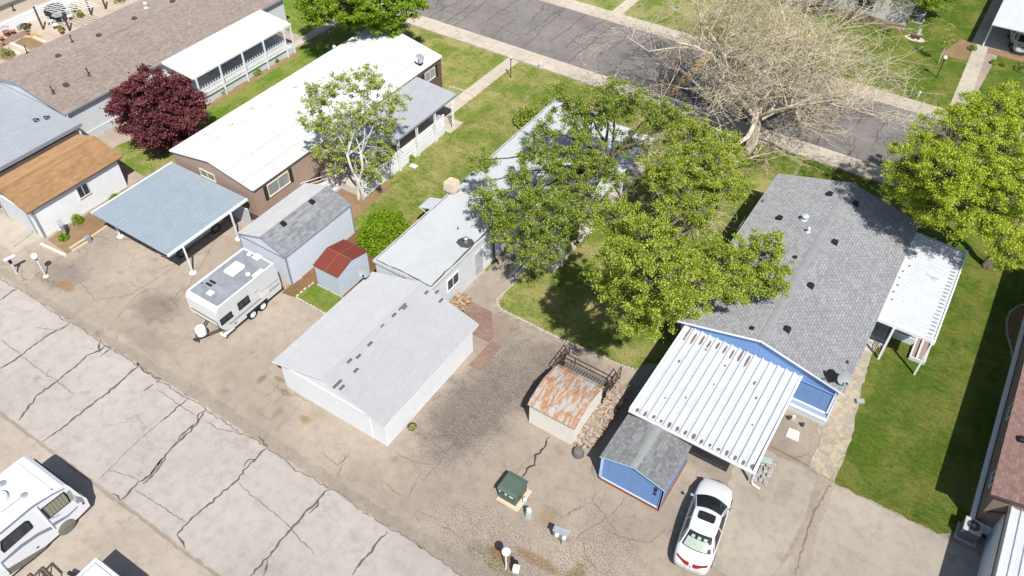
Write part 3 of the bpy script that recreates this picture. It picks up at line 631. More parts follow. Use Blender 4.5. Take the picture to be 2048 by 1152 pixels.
vent_pipe(troof,932,486,zt,STEEL,.11,.32,.16,base=.2,name='flue'); vent_pipe(troof,916,458,zt,BLACK,.04,.12,base=.05); vent_pipe(troof,960,463,zt,BLACK,.05,.15,base=.07)
window(tr,'+x',-20.97,25.9,27.05,1.25,2.15,WHITE,GLASS)
panel(tr,'storm_door', flat('weathered_door_panel',(.52,.54,.54,1),.6,var=.3,scale=3),'+x',-20.97,28.75,29.5,.25,2.1,.05); panel(tr,'storm_door',WHITE,'+x',-20.97,29.56,30.3,.25,2.1,.045)
window(tr,'+x',-20.97,31.5,33.3,1.2,2.2,WHITE,GLASS_L); window(tr,'+x',-20.97,36.,37.6,1.2,2.2,WHITE,GLASS); window(tr,'-x',-25.05,29.,30.2,1.4,2.2,WHITE,GLASS)
mb = MB(tr); mb.tube([(-20.85,30.62,2.6),(-20.85,30.62,.5),(-20.6,30.62,.3),(-20.5,30.62,.05)], .05, 6); mb.build('downspout', BLACK, tr)
ribroof(tr,-26.35,-25.15,30.25,31.45,2.45,0,.2,.03,.5,'X',MET_W,'window_awning') if False else None
mb = MB(tr)
for i in range(6):
    y = 30.28+i*.2; mb.add([(-26.35,y,2.25),(-25.15,y,2.6),(-25.15,y+.12,2.63),(-26.35,y+.12,2.28),(-25.15,y+.2,2.6),(-26.35,y+.2,2.25)],[(0,1,2,3),(3,2,4,5)])
mb.box(-26.37,30.26,2.2,-26.33,31.5,2.24); mb.build('window_awning', MET_W, tr, fixn=False)
for y in (30.3,31.45): mb = MB(tr); mb.tube([(-26.3,y,2.24),(-25.1,y,1.75)],.015,5); mb.build('awning_arm', WHITE, tr)
# patio roof over its rear right side, with posts and a picket rail
ribroof(tr,32.5,45.,-20.97,-16.95,2.72,-.12,.3,.03,.3,'X',MET_W,'patio_roof')
posts(tr,[(-17.1,32.7),(-17.1,36.5),(-17.1,40.6),(-17.1,44.8)],2.6,.05)
mb = MB(tr); mb.box(-20.7,31.9,0,-17.2,44.7,.3); mb.build('patio_deck', CONC, tr)
railing(tr,(-19.2,29.95),(-19.2,32.4),.35,1.15,GREY,.11,.03)
mb = MB(tr); mb.box(-19.25,29.95,.2,-19.15,34,.3); mb.box(-19.1,29.95,.0,-18.95,34,.12); mb.build('rail_curb', WHITE2, tr)
# ---- brown home with the long white roof
bh = thing('mobile_home', 'long taupe home with bright white coated roof and a side porch behind the white-barked tree', 'mobile home', (-39.6,35,0))
wall, broof, zb = gable(bh,-43.45,-35.7,25.15,45.45,2.95,3.68,-39.55,'Y',.12,.12,TAUPE,ROOFW,WHITE,.12)
mb = MB(bh); mb.box(-43.46,25.11,2.72,-35.69,25.14,2.73); 
def fascia_line(root, p0,p1,pr,ze,zr,a,th,m,d=.03,z=.10,name='fascia',axis='Y'):
    mb = MB(root); e=.006; mb.ext([(p0+.02,ze-e-z),(pr,zr-e-z),(p1-.02,ze-e-z),(p1-.02,ze-e-z-th),(pr,zr-e-z-th),(p0+.02,ze-e-z-th)], a-d, a, axis); return mb.build(name, m, root)
fascia_line(bh,-43.45,-35.7,-39.55,2.95,3.68,25.27,.06,FASC,.10,.12)
mb = MB(bh); mb.box(-35.8,25.2,2.79,-35.66,45.4,2.82,0); mb.box(-35.69,25.2,2.83,-35.62,45.4,2.93,1); mb.build('gutter', [FASC,WHITE], bh)
mb = MB(bh); mb.box(-35.84,42.1,.02,-35.74,45.36,2.8); mb.build('end_siding', BROWNW, bh)
for (a0,a1) in ((26.42,28.35),):
    window(bh,'+x',-35.82,a0,a1,1.45,2.4,CREAM,GLASS_L); panel(bh,'shutter',flat('dark_brown_paint',(.05,.035,.03,1),.7),'+x',-35.82,a0-.32,a0-.04,1.35,2.45,.04); panel(bh,'shutter',bpy.data.materials['dark_brown_paint'],'+x',-35.82,a1+.04,a1+.32,1.35,2.45,.04)
window(bh,'+x',-35.74,43.2,44.5,1.55,2.4,WHITE2,GLASS_L); panel(bh,'shutter',bpy.data.materials['dark_brown_paint'],'+x',-35.74,42.85,43.12,1.45,2.45,.04); panel(bh,'shutter',bpy.data.materials['dark_brown_paint'],'+x',-35.74,44.58,44.85,1.45,2.45,.04)
window(bh,'-y',25.27,-40.8,-39.4,1.9,2.5,CREAM,GLASS_L)
mb = MB(bh); mb.box(-43.36,25.22,0,-35.78,45.38,.62); mb.build('skirting', BROWNW, bh)
for px, py in [(462,252),(504,220),(590,178),(670,99),(515,640/3)]:
    pass
def rv(roof, px, py, zf, m=WHITE2): vent_pipe(roof, px, py, zf, m, .09, .16, .14, base=.16, name='roof_vent')
mb = MB(); mb.off = Vector(broof['_loc'])
for xx in (-42.6,-41.2,-38.,-36.6):
    mb.add([(xx-.02,25.16,zb(xx-.02)+.006),(xx+.02,25.16,zb(xx+.02)+.006),(xx+.02,45.44,zb(xx+.02)+.006),(xx-.02,45.44,zb(xx-.02)+.006)],[(0,1,2,3)])
for yy in np.arange(27.6,45,2.44):
    for x0_, x1_ in ((-43.44,-39.56),(-39.54,-35.71)): mb.add([(x0_,yy,zb(x0_)+.005),(x1_,yy,zb(x1_)+.005),(x1_,yy+.03,zb(x1_)+.005),(x0_,yy+.03,zb(x0_)+.005)],[(0,1,2,3)])
mb.build('roof_seams', flat('seam_sealant', (.40,.40,.39,1), .8, var=.15), broof, fixn=False)
rv(broof,462,252,zb); rv(broof,503,219,zb); rv(broof,590,177,zb); rv(broof,669,98,zb)
mb = MB(bh); 
dish(bh,-36.1,43.2,3.05,.36,(.35,-.75,.5),GREY,.55)
MET_BR = MET_G
# side porch: awning roof, trellis posts, lattice on a white skirt wall
mb = MB(bh); aw = ribroof(bh,31.6,42.2,-35.7,-31.95,2.66,-.22,.16,.03,.5,'X',MET_G,'porch_roof')
mb = MB(bh); mb.box(-32.0,31.6,2.28,-31.92,42.2,2.42); mb.build('porch_gutter', GFASC, bh)
for y in (34.9,37.0,39.15,41.3): scroll_post(bh,-31.72,y,2.4)
mb = MB(bh); mb.box(-35.8,31.,0,-31.95,40.3,.62); mb.build('porch_deck', CONC, bh)
mb = MB(bh); mb.box(-31.95,31.0,0,-31.86,40.3,.70); mb.box(-35.6,40.3,0,-31.86,40.36,.70); mb.build('porch_skirt', WHITE, bh)
lattice_fence(bh,(-31.9,31.0),(-31.9,40.3),.82,1.45); lattice_fence(bh,(-35.,40.33),(-31.9,40.33),.82,1.45)
mb = MB(bh); mb.box(-31.98,40.26,.7,-31.82,40.42,1.62); mb.build('newel_post', WHITE, bh)
# railing and ramp in front of the porch
mb = MB(bh)
for k in range(3): mb.tube([(-35.5+.25*k,28.9,1.1-.1*k),(-34.6+.25*k,32.2,.6-.1*k)], .022, 6)
mb.build('handrail', WHITE, bh)
mb = MB(bh); mb.add([(-35.2,29.2,.02),(-33.9,29.2,.02),(-33.9,32.6,.55),(-35.2,32.6,.55),(-35.2,29.2,0),(-33.9,29.2,0),(-33.9,32.6,0),(-35.2,32.6,0)],[(0,1,2,3),(0,4,5,1),(1,5,6,2),(2,6,7,3),(3,7,4,0)]); mb.build('ramp', WHITE2, bh)
# ---- grey-brown shingled home, upper left
gh = thing('mobile_home', 'white home with long grey-brown shingle roof and white porch at upper left', 'mobile home', (-58,34,0))
wall, groof, zg = gable(gh,-63.1,-53.05,24.0,46.2,2.9,3.75,-58.4,'Y',.3,.25,LAP,SH_BROWN,GFASC,.12)
ridge_cap(groof,-58.4,3.75,24.02,46.1,'Y',SH_BROWN,.15,.18)
fascia_line(gh,-63.1,-53.05,-58.4,2.9,3.75,24.22,.14,WHITE,.06,.12)
for px, py, k in [(270,38,1),(199,72,1),(118,113,1),(133,171,1),(346,4,1)]: vent_hood(groof,px,py,zg,flat('brown_vent',(.10,.075,.065,1),.7) if 'brown_vent' not in bpy.data.materials else bpy.data.materials['brown_vent'],.42)
for px, py in [(145,85),(107,187),(178,151),(55,106)]: vent_pipe(groof,px,py,zg,bpy.data.materials['brown_vent'],.045,.5,.07,base=.14)
vent_pipe(groof,293,16,zg,WHITE2,.12,.35,.18,base=.22,name='flue')
window(gh,'-y',24.25,-61.6,-61.05,1.0,2.2,WHITE,GLASS,0); window(gh,'-y',24.25,-60.95,-60.3,1.0,2.2,WHITE,GLASS,0)
mb = MB(gh); mb.box(-53.40,24.3,0,-53.30,46,.6); mb.build('skirting', SKIRTG, gh)
mb = MB(gh); mb.ext([(-53.9,2.98),(-49.65,2.62),(-49.65,2.50),(-53.9,2.84)],32.6,43.15,'Y'); mb.build('porch_roof', ROOFW, gh)
mb = MB(gh); mb.box(-53.3,32.8,0,-49.85,43.0,.55,1); mb.build('porch_deck', [WHITE,SKIRTG], gh)
posts(gh,[(-49.6,y) for y in (32.8,35.15,37.5,39.8,42.1)]+[(-49.7,43.0)],2.55,.055)
for ya, yb in ((32.85,35.1),(35.2,37.45),(37.55,39.75),(39.85,42.05)): railing(gh,(-49.72,ya),(-49.72,yb),.66,1.48,WHITE,.13,.055,pick=.16)
railing(gh,(-52.4,43.),(-50.8,43.),.66,1.48,WHITE,.13,.05)
mb = MB(gh)
for i in range(3): mb.box(-52.3,43.05+i*.28,0,-50.8,43.33+i*.28,.5-.17*i)
mb.build('steps', WHITE2, gh)
# ---- metal carport far left, in front of it
fc = thing('carport', 'flat pale grey metal carport roof at the left edge, left of the tan shingled shed', 'carport', (-57,20,0))
ribroof(fc,-66.,-51.55,8.5,24.15,2.62,0,.32,.02,.25,'Y',MET_L); mb = MB(fc); mb.box(-51.6,8.5,2.42,-51.5,24.15,2.66); mb.build('fascia', GFASC, fc)
mb = MB(fc); mb.box(-51.72,16.2,0,-51.6,23.6,2.5); mb.build('screen_wall', flat('mottled_screen', S(150,134,122,.5), .8, var=.35, scale=2), fc)
posts(fc,[(-51.7,9),(-51.7,23.9),(-65,9),(-65,23)],2.58,.05)
mb = MB(fc)
for x, y in ((-54.35,22.6),(-54.,23.2)):
    for a in range(2):
        c = (x+.0,y+a*.0,2.78); pts = [(c[0]+.17*math.cos(t),c[1]+.17*math.sin(t),c[2]+.05*math.sin(2*t)) for t in np.linspace(0,2*math.pi,15)]; mb.tube(pts,.035,6)
mb.build('cable_coil', BLACK, fc)
# ---- tan shingled shed
ts = thing('shed', 'white shed with tan orange shingle roof and a garage door beside the dirt bed', 'shed', (-48.6,20,0))
wall, r_, zs_ = gable(ts,-50.95,-46.2,16.2,23.35,2.4,3.1,-48.7,'Y',.25,.35,WHITE,SH_TAN,flat('brown_drip_edge',S(140,92,66,.5),.8),.08)
ridge_cap(r_,-48.7,3.1,16.22,23.33,'Y',SH_TAN,.14,.28)
panel(ts,'roll_door',siding('white_panel_door',(.76,.78,.81,1),.45,True,.86,duty=.05),'-y',16.55,-50.3,-47.2,.04,1.95,.03); window(ts,'+x',-46.45,19.65,20.5,1.1,2.0,WHITE2,GLASS,1)
mb = MB(ts); mb.box(-46.44,16.5,0,-46.38,16.62,2.1); mb.box(-50.4,16.47,0,-50.3,16.56,2.1); mb.box(-47.2,16.47,0,-47.1,16.56,2.1); mb.build('corner_trim', GREY, ts)
# ---- left carport
lc = thing('carport', 'blue-grey ribbed metal carport on white posts sheltering a parked car', 'carport', (-39.6,21.7,0))
ribroof(lc,-43.12,-36.1,18.5,24.92,2.22,0,.3,.028,.2,'Y',MET_B); mb = MB(lc); mb.box(-36.12,18.5,2.1,-36.02,24.9,2.26); mb.box(-43.2,18.5,2.1,-43.1,24.9,2.26); mb.box(-43.1,19.2,2.04,-36.1,19.3,2.16); mb.box(-43.1,24.0,2.04,-36.1,24.1,2.16); mb.build('gutter', WHITE, lc)
posts(lc,[(-35.95,19.55),(-35.95,23.35),(-42.5,19.3),(-42.9,24.5)],2.15,.045,WHITE,'post',.22)
mb = MB(lc); mb.box(-43.1,24.75,0,-36.2,24.85,1.35); mb.build('rear_screen', SKIRTG, lc)
# ---- white shed with two-tone shingles
ws = thing('shed', 'pale white shed with two-tone grey shingle roof beside the parked camper', 'shed', (-32,25,0))
wall, r_, zw_ = gable(ws,-34.0,-29.98,22.1,28.05,2.35,3.05,-31.9,'Y',.06,.08,SHEDW,[SH_SHEDL,SH_SHEDD],GFASC,.07,rmats=[0,1,2,2,2,2])
for px, py in [(624,404),(567,448)]: vent_hood(r_,px,py,zw_,BLACK,.36)
mb = MB(ws); mb.box(-30.10,22.13,0,-30.00,22.2,2.28); mb.box(-33.98,22.13,0,-33.9,22.2,2.28); mb.box(-33.9,22.12,2.2,-30.1,22.18,2.25); mb.box(-30.04,27.9,0,-29.99,28.,2.28); mb.build('corner_trim', GFASC, ws)
mb = MB(); mb.box(-34.7,22.6,.35,-34.4,24.4,.42); mb.box(-34.65,22.8,0,-34.45,22.9,.36); mb.box(-34.65,24.1,0,-34.45,24.2,.36); mb.box(-34.45,22.6,.42,-34.4,24.4,.75); tag(mb.build('bench', RED and flat('dark_red_paint',(.16,.03,.02,1),.5)), 'dark red bench in the gap between the left carport and the white shed', 'bench')
# ---- small shed with the red roof
rs = thing('shed', 'small ribbed pale blue metal shed with rusty red roof', 'shed', (-27.8,24.4,0))
wall, r_, zr_ = gable(rs,22.97,25.75,-28.75,-26.8,1.72,2.12,24.3,'X',.06,.06,VRIBB,RUSTR,RUSTR,.04)
mb = MB(); mb.off = Vector(r_['_loc']); mb.box(-28.74,24.27,2.115,-26.81,24.33,2.145); mb.ext([(23.,1.735),(24.3,2.13),(25.7,1.74),(25.7,1.72),(24.3,2.11),(23.,1.715)],-27.82,-27.78,'X'); mb.build('roof_seam', flat('pale_rust',S(196,120,92,.6),.8,var=.3,scale=10), r_)
# ---- rusty cream shed
ru = thing('shed', 'cream ribbed metal shed with barn roof streaked orange with rust', 'shed', (-11.2,23,0))
mb = MB(ru); pr_ = [(21.38,1.6),(21.8,1.88),(22.95,2.12),(24.1,1.9),(24.55,1.62)]
mb.ext(pr_+[(p,z-.035) for p,z in pr_[::-1]], -12.6,-9.8,'X'); r_ = mb.build('roof', RUSTW, ru)
mb = MB(ru); mb.ext([(21.48,0),(24.45,0),(24.45,1.64),(24.1,1.87),(22.95,2.09),(21.8,1.85),(21.48,1.62)],-12.52,-9.88,'X'); mb.build('wall', VRIBC, ru)
mb = MB(); mb.off = Vector(r_['_loc'])
zrr = lambda y: float(np.interp(y,[p for p,_ in pr_],[z for _,z in pr_]))
for i in range(10):
    x = -12.58+i*.307
    for a, b in zip(pr_[:-1],pr_[1:]): mb.add([(x,a[0],a[1]+.02),(x+.025,a[0],a[1]+.02),(x+.025,b[0],b[1]+.02),(x,b[0],b[1]+.02),(x,a[0],a[1]-.01),(x+.025,a[0],a[1]-.01),(x+.025,b[0],b[1]-.01),(x,b[0],b[1]-.01)],[(0,1,2,3),(0,4,5,1),(2,6,7,3),(1,5,6,2),(0,3,7,4)])
for y in (21.8,22.95,24.1): mb.box(-12.6,y-.02,zrr(y)-.01,-9.8,y+.02,zrr(y)+.03)
mb.build('roof_seams', RUSTW, r_)
# ---- small blue shed
bs = thing('shed', 'small bright blue shed with dark grey shingle roof beside the white sedan', 'shed', (-6.2,22.3,0))
wall, r_, z_ = gable(bs,-7.92,-4.48,20.45,23.85,1.98,2.52,-6.2,'Y',.12,.14,BLUE,SH_SMALL,LBLUE,.09)
ridge_cap(r_,-6.2,2.52,20.47,23.83,'Y',flat('smooth_ridge',S(168,170,170,.72),.9),.17,.3)
mb = MB(bs); mb.box(-7.86,20.5,.0,-4.54,23.8,.12); mb.build('base_beam', flat('orange_brown_timber',S(196,108,60,.55),.8,var=.2,scale=8), bs)
mb = MB(bs)
for x in (-7.86,-4.66): mb.box(x,20.54,.12,x+.12,20.62,1.92)
mb.box(-4.64,20.54,.12,-4.55,20.66,1.92); mb.box(-7.86,20.54,.1,-4.55,20.6,.16); mb.build('corner_trim', LBLUE, bs)
for i in range(4):
    mb = MB(bs); x, z = -4.95+.0*i, 1.62-i*.16
    if i in (0,1,3): mb.tube([(x+.07*math.cos(t),20.56,z+.07*math.sin(t)) for t in np.linspace(0,2*math.pi,12)],.018,5)
    else: mb.tube([(x-.03,20.56,z+.07),(x-.03,20.56,z-.07),(x+.06,20.56,z-.07)],.018,5)
    if i == 1: mb.tube([(x-.07,20.56,z),(x+.07,20.56,z)],.016,5)
    mb.build('house_number', BLACK, bs)
# ---- blue double-wide
bd = thing('mobile_home', 'bright blue double-wide home with grey shingle roof and white trim', 'mobile home', (-3.8,37,0))
wall, droof, zd = gable(bd,-8.3,.78,29.7,45.35,2.95,4.12,-3.8,'Y',.25,.2,BLUE,SH_BLUE,WHITE,.14)
ridge_cap(droof,-3.8,4.12,29.72,45.3,'Y',flat('ridge_shingles',S(170,171,173,.68),.95,.1,var=.16,scale=3),.2,.24)
fascia_line(bd,-8.3,.78,-3.8,2.95,4.12,29.9,.13,WHITE,.07,.0+.10)
for px, py in [(1659,389),(1711,408),(1559,437),(1669,485),(1621,572),(1574,659)]: vent_hood(droof,px,py,zd,BLACK,.40)
for px, py in [(1590,515),(1504,657)]: vent_hood(droof,px,py,zd,BLACK,.26)
vent_pipe(droof,1609,439,zd,flat('pale_vent',(.55,.60,.62,1),.5),.17,.2,.22,base=.26,name='flue'); vent_pipe(droof,1616,464,zd,WHITE2,.08,.2,.1,base=.14); vent_pipe(droof,1525,403,zd,DARK,.03,.18,base=.08); vent_pipe(droof,1694,725,zd,DARK,.03,.18,base=.1)
dish(bd,-.12,29.95,3.05,.34,(-.5,-.75,.35),BLACK,.5); dish(bd,.45,30.2,3.0,.36,(.55,-.7,.45),GREY,.5)
mb = MB(bd); mb.box(.38,29.84,.8,.48,29.9,2.7); mb.box(-1.7,29.84,.80,.48,29.9,.9); mb.box(-8.0,29.83,.34,.52,29.9,.46); mb.box(-8.05,29.8,.3,.55,29.82,.36); mb.build('corner_trim', WHITE, bd)
mb = MB(bd); mb.box(-8.0,29.86,.46,.45,29.9,.80); mb.build('accent_band', LBLUE, bd)
mb = MB(bd); mb.box(-8.08,29.80,.0,.56,29.86,.33); mb.box(.54,29.85,0,.58,45.1,.33); mb.build('skirting', VRIB, bd)
mb = MB(bd); mb.tube([(-1.4,29.85,2.45),(.45,29.85,2.45)],.03,6); mb.build('conduit', BLUE, bd)
# patio cover on its right side
pcover = ribroof(bd,36.05,44.6,.7,3.75,2.78,-.16,.335,.05,.22,'X',MET_W,'patio_roof')
mb = MB(bd); mb.box(3.74,36.0,2.5,3.82,44.65,2.70); mb.box(.75,35.97,2.62,3.8,36.05,2.82); mb.build('patio_gutter', WHITE, bd)
posts(bd,[(3.7,35.95),(3.7,40.2),(3.7,44.4)],2.6,.05); posts(bd,[(1.72,36.0),(1.95,38.2)],2.65,.06)
mb = MB(bd); mb.box(.55,38.2,0,3.1,44.4,.55); mb.build('deck', flat('deck_boards',(.36,.35,.33,1),.8,var=.15), bd)
mb = MB(bd)
for i in range(4): mb.box(.6,36.9+i*.4,0,1.72,37.3+i*.4,.14*(i+1))
mb.build('steps', CONC, bd)
railing(bd,(1.9,38.15),(3.05,38.15),.58,1.3,WHITE,.17,.04); railing(bd,(3.08,38.2),(3.08,44.2),.58,1.3,WHITE,.17,.04)
mb = MB(bd); mb.box(1.95,38.06,0,3.1,38.14,.52); mb.build('deck_skirt', VRIB, bd)
mb = MB(bd); 
for k in range(4): mb.tube([(1.62,36.2+.22*k,.1),(1.62,36.3+.22*k,.75+.1*k)], .02, 5)
mb.tube([(1.62,36.1,.7),(1.62,37.6,1.3)],.03,6); mb.tube([(1.62,36.15,.4),(1.62,37.6,.9)],.02,6); mb.build('handrail', BLACK, bd)
mb = MB(); mb.box(3.12,36.9,0,3.2,40.5,.25); mb.box(3.9,36.9,0,3.98,40.5,.25); mb.box(3.2,36.9,0,3.9,36.98,.25); mb.box(3.2,36.98,0,3.9,40.5,.14,1); mb.box(3.45,37.,.14,3.55,39.5,.28); tag(mb.build('planter_box', [WHITE2,flat('pink_gravel',S(188,164,154,.7),.95,.1,var=.35,scale=14)]), 'white timber planter box with pinkish gravel beside the patio deck', 'planter')
# leaves caught in the ends of the pans of the patio cover
streaks(bd,[(3.55-.1,36.05+.335*(i+.62),.34,.05,2.64) for i in range(25)]+[(1.0+random.uniform(-.1,.2),36.05+.335*(i+.62),.16,.09,2.77) for i in range(5,24,2)],0,flat('wet_leaves',(.09,.08,.075,1),.9,var=.3))
mb = MB(bd); mb.tube([(2.2,41.2,2.79),(2.4,41.0,2.8),(2.9,41.1,2.78)],.012,4); mb.tube([(2.5,41.0,2.79),(2.75,40.8,2.8)],.01,4); mb.build('fallen_twig', DARK, bd)
# ---- ribbed white carport
rc = thing('carport', 'white deep-ribbed metal carport roof with brown leaf litter in its channels', 'carport', (-4.6,26.7,0))
ribroof(rc,-7.78,-1.42,23.3,30.05,2.58,.1,.42,.09,.34,'Y',MET_W,th=.04)
mb = MB(rc); mb.box(-7.86,23.26,2.46,-7.76,30.1,2.72); mb.box(-1.44,23.26,2.46,-1.34,30.1,2.72); mb.box(-7.76,30.06,2.6,-1.44,30.2,2.76); mb.box(-7.86,23.2,2.44,-1.34,23.28,2.56); mb.build('gutter', WHITE, rc)
posts(rc,[(-1.5,24.45),(-7.5,24.4),(-1.5,29.6),(-7.6,29.6)],2.55,.05)
mb = MB(rc); mb.tube([(-1.38,24.3,2.5),(-1.38,24.35,.25),(-1.3,24.35,.1),(-.9,24.3,.06)],.05,8); mb.build('downspout', WHITE, rc)
n = 15; w = 6.36/n; ll = []
for i in range(n):
    x = -7.78+w*(i+.67)
    ll.append((x,23.42+random.uniform(0,.1),.17,random.uniform(.2,.42),2.585))
    if i < 9: ll.append((x,29.7-random.uniform(.1,.5),.13,random.uniform(.5,1.2),2.675))
    else: ll.append((x,29.95,.15,.16,2.68))
    if random.random() < .6 and i < 12: ll.append((x,random.uniform(27.2,29.2),.12,random.uniform(.1,.5),2.66))
    if random.random() < .25: ll.append((x,random.uniform(24.5,27),.09,random.uniform(.08,.2),2.62))
streaks(rc,ll,0,LITTER)
# ---- taupe home on the right edge
rb = thing('mobile_home', 'taupe home with reddish shingle roof cut by the right edge of the picture', 'mobile home', (12.5,36,0))
TA2 = flat('taupe_wall', S(160,138,122,.75), .8, var=.1)
wall, r_, z_ = gable(rb,7.95,18.2,27.7,47.,3.0,4.1,13.,'Y',.3,.25,TA2,SH_PINK,FASC,.14)
vent_hood(r_,2044,880,z_,BLACK,.4)
mb = MB(rb); mb.box(8.08,27.95,0,8.2,46.7,.55); mb.box(8.25,27.85,0,18,27.95,.55); mb.build('skirting', WHITE, rb)
window(rb,'-x',8.25,29.4,30.3,1.4,2.3,WHITE2,GLASS,1); window(rb,'-x',8.25,34,35.,1.4,2.3,WHITE2,GLASS,1)
mb = MB(rb); mb.tube([(8.3,28.3,.5),(8.45,27.9,1.6),(9.2,27.85,2.2)],.035,6); mb.build('conduit', DARK, rb)
ra = thing('carport', 'white ribbed carport roof with white side wall at the bottom right corner', 'carport', (12,23,0))
ribroof(ra,8.95,18,14,28.2,2.5,.0,.42,.07,.34,'Y',MET_W); mb = MB(ra); mb.box(8.88,14,2.32,8.95,28.2,2.52); mb.build('fascia', FASC, ra)
mb = MB(ra); mb.box(8.98,14.2,.0,9.06,28.0,2.46); mb.build('side_wall', SHEDW, ra); posts(ra,[(9.1,14.3),(17.8,14.3),(17.8,27.9)],2.46,.05)
# ---- across the street, top right
th_ = thing('mobile_home', 'cream home with a grey roof corner just across the street at the top right', 'mobile home', (-12,84,0))
wall, r_, z_ = gable(th_,-17.5,-6.75,75.9,96,2.7,3.6,-12.1,'Y',.25,.25,flat('pale_grey_wall',(.60,.60,.58,1),.8),SH_SHEDL,WHITE2,.12)
mb = MB(th_); mb.box(-17.3,75.9,0,-6.95,76.2,.7); mb.box(-7.02,76.1,0,-6.9,95.6,.7); mb.build('skirting', flat('tan_skirting',S(200,180,150,.5),.9,var=.15), th_)
window(th_,'-y',76.15,-11.5,-10,1.2,2.2,WHITE2,GLASS); window(th_,'-y',76.15,-15.5,-14,1.2,2.2,WHITE2,GLASS)
tp = thing('patio_cover', 'white ribbed patio roof on posts shading a parked car in the top right corner', 'patio cover', (3,80,0))
ribroof(tp,76.3,92,-.4,6.2,2.45,.1,.36,.04,.22,'X',MET_W); posts(tp,[(-.35,77.3),(-.35,84),(5.9,77.3)],2.4,.06)
railing(tp,(1.6,78.4),(3.2,78.4),.5,1.5,WHITE,.3,.04); mb = MB(tp); mb.box(1.5,78.4,0,6,90,.45); mb.build('deck', flat('dark_deck',(.10,.09,.09,1),.9), tp)  # deck in one even dark grey
for z in (.5,.95): 
    mb = MB(tp); mb.tube([(2.3,77.2,z),(5.9,77.0,z)],.02,5); mb.build('handrail', WHITE, tp)
t2 = thing('mobile_home', 'dark walled home behind the white patio roof in the top right corner', 'mobile home', (11,84,0))
gable(t2,6.0,15,77.8,96,2.8,3.7,10.5,'Y',.2,.2,TA2,SH_BLUE,WHITE,.12)
# ---- neighbours at the top left
nl = thing('mobile_home', 'beige home side wall with white base band in the top left corner', 'mobile home', (-78,38,0))
mb = MB(nl); mb.ext([(-83,2.3),(-78.2,3.0),(-73.35,2.3),(-73.35,2.2),(-78.2,2.9),(-83,2.2)],22,60,'Y'); mb.build('roof', flat('beige_roof',S(196,182,168,.6),.8,var=.06,scale=1), nl)
mb = MB(nl); mb.box(-82.8,22.2,0,-73.6,59.8,2.22); mb.build('wall', flat('beige_wall',S(206,190,174,1.1),.8,var=.05), nl)
mb = MB(nl); mb.box(-73.6,22.2,0,-73.45,59.8,.8); mb.build('base_band', WHITE, nl)
vent_pipe([c for c in nl.children if c.name.startswith('roof')][0],28,20,lambda x:2.6,DARK,.06,.4,.1,base=.15)

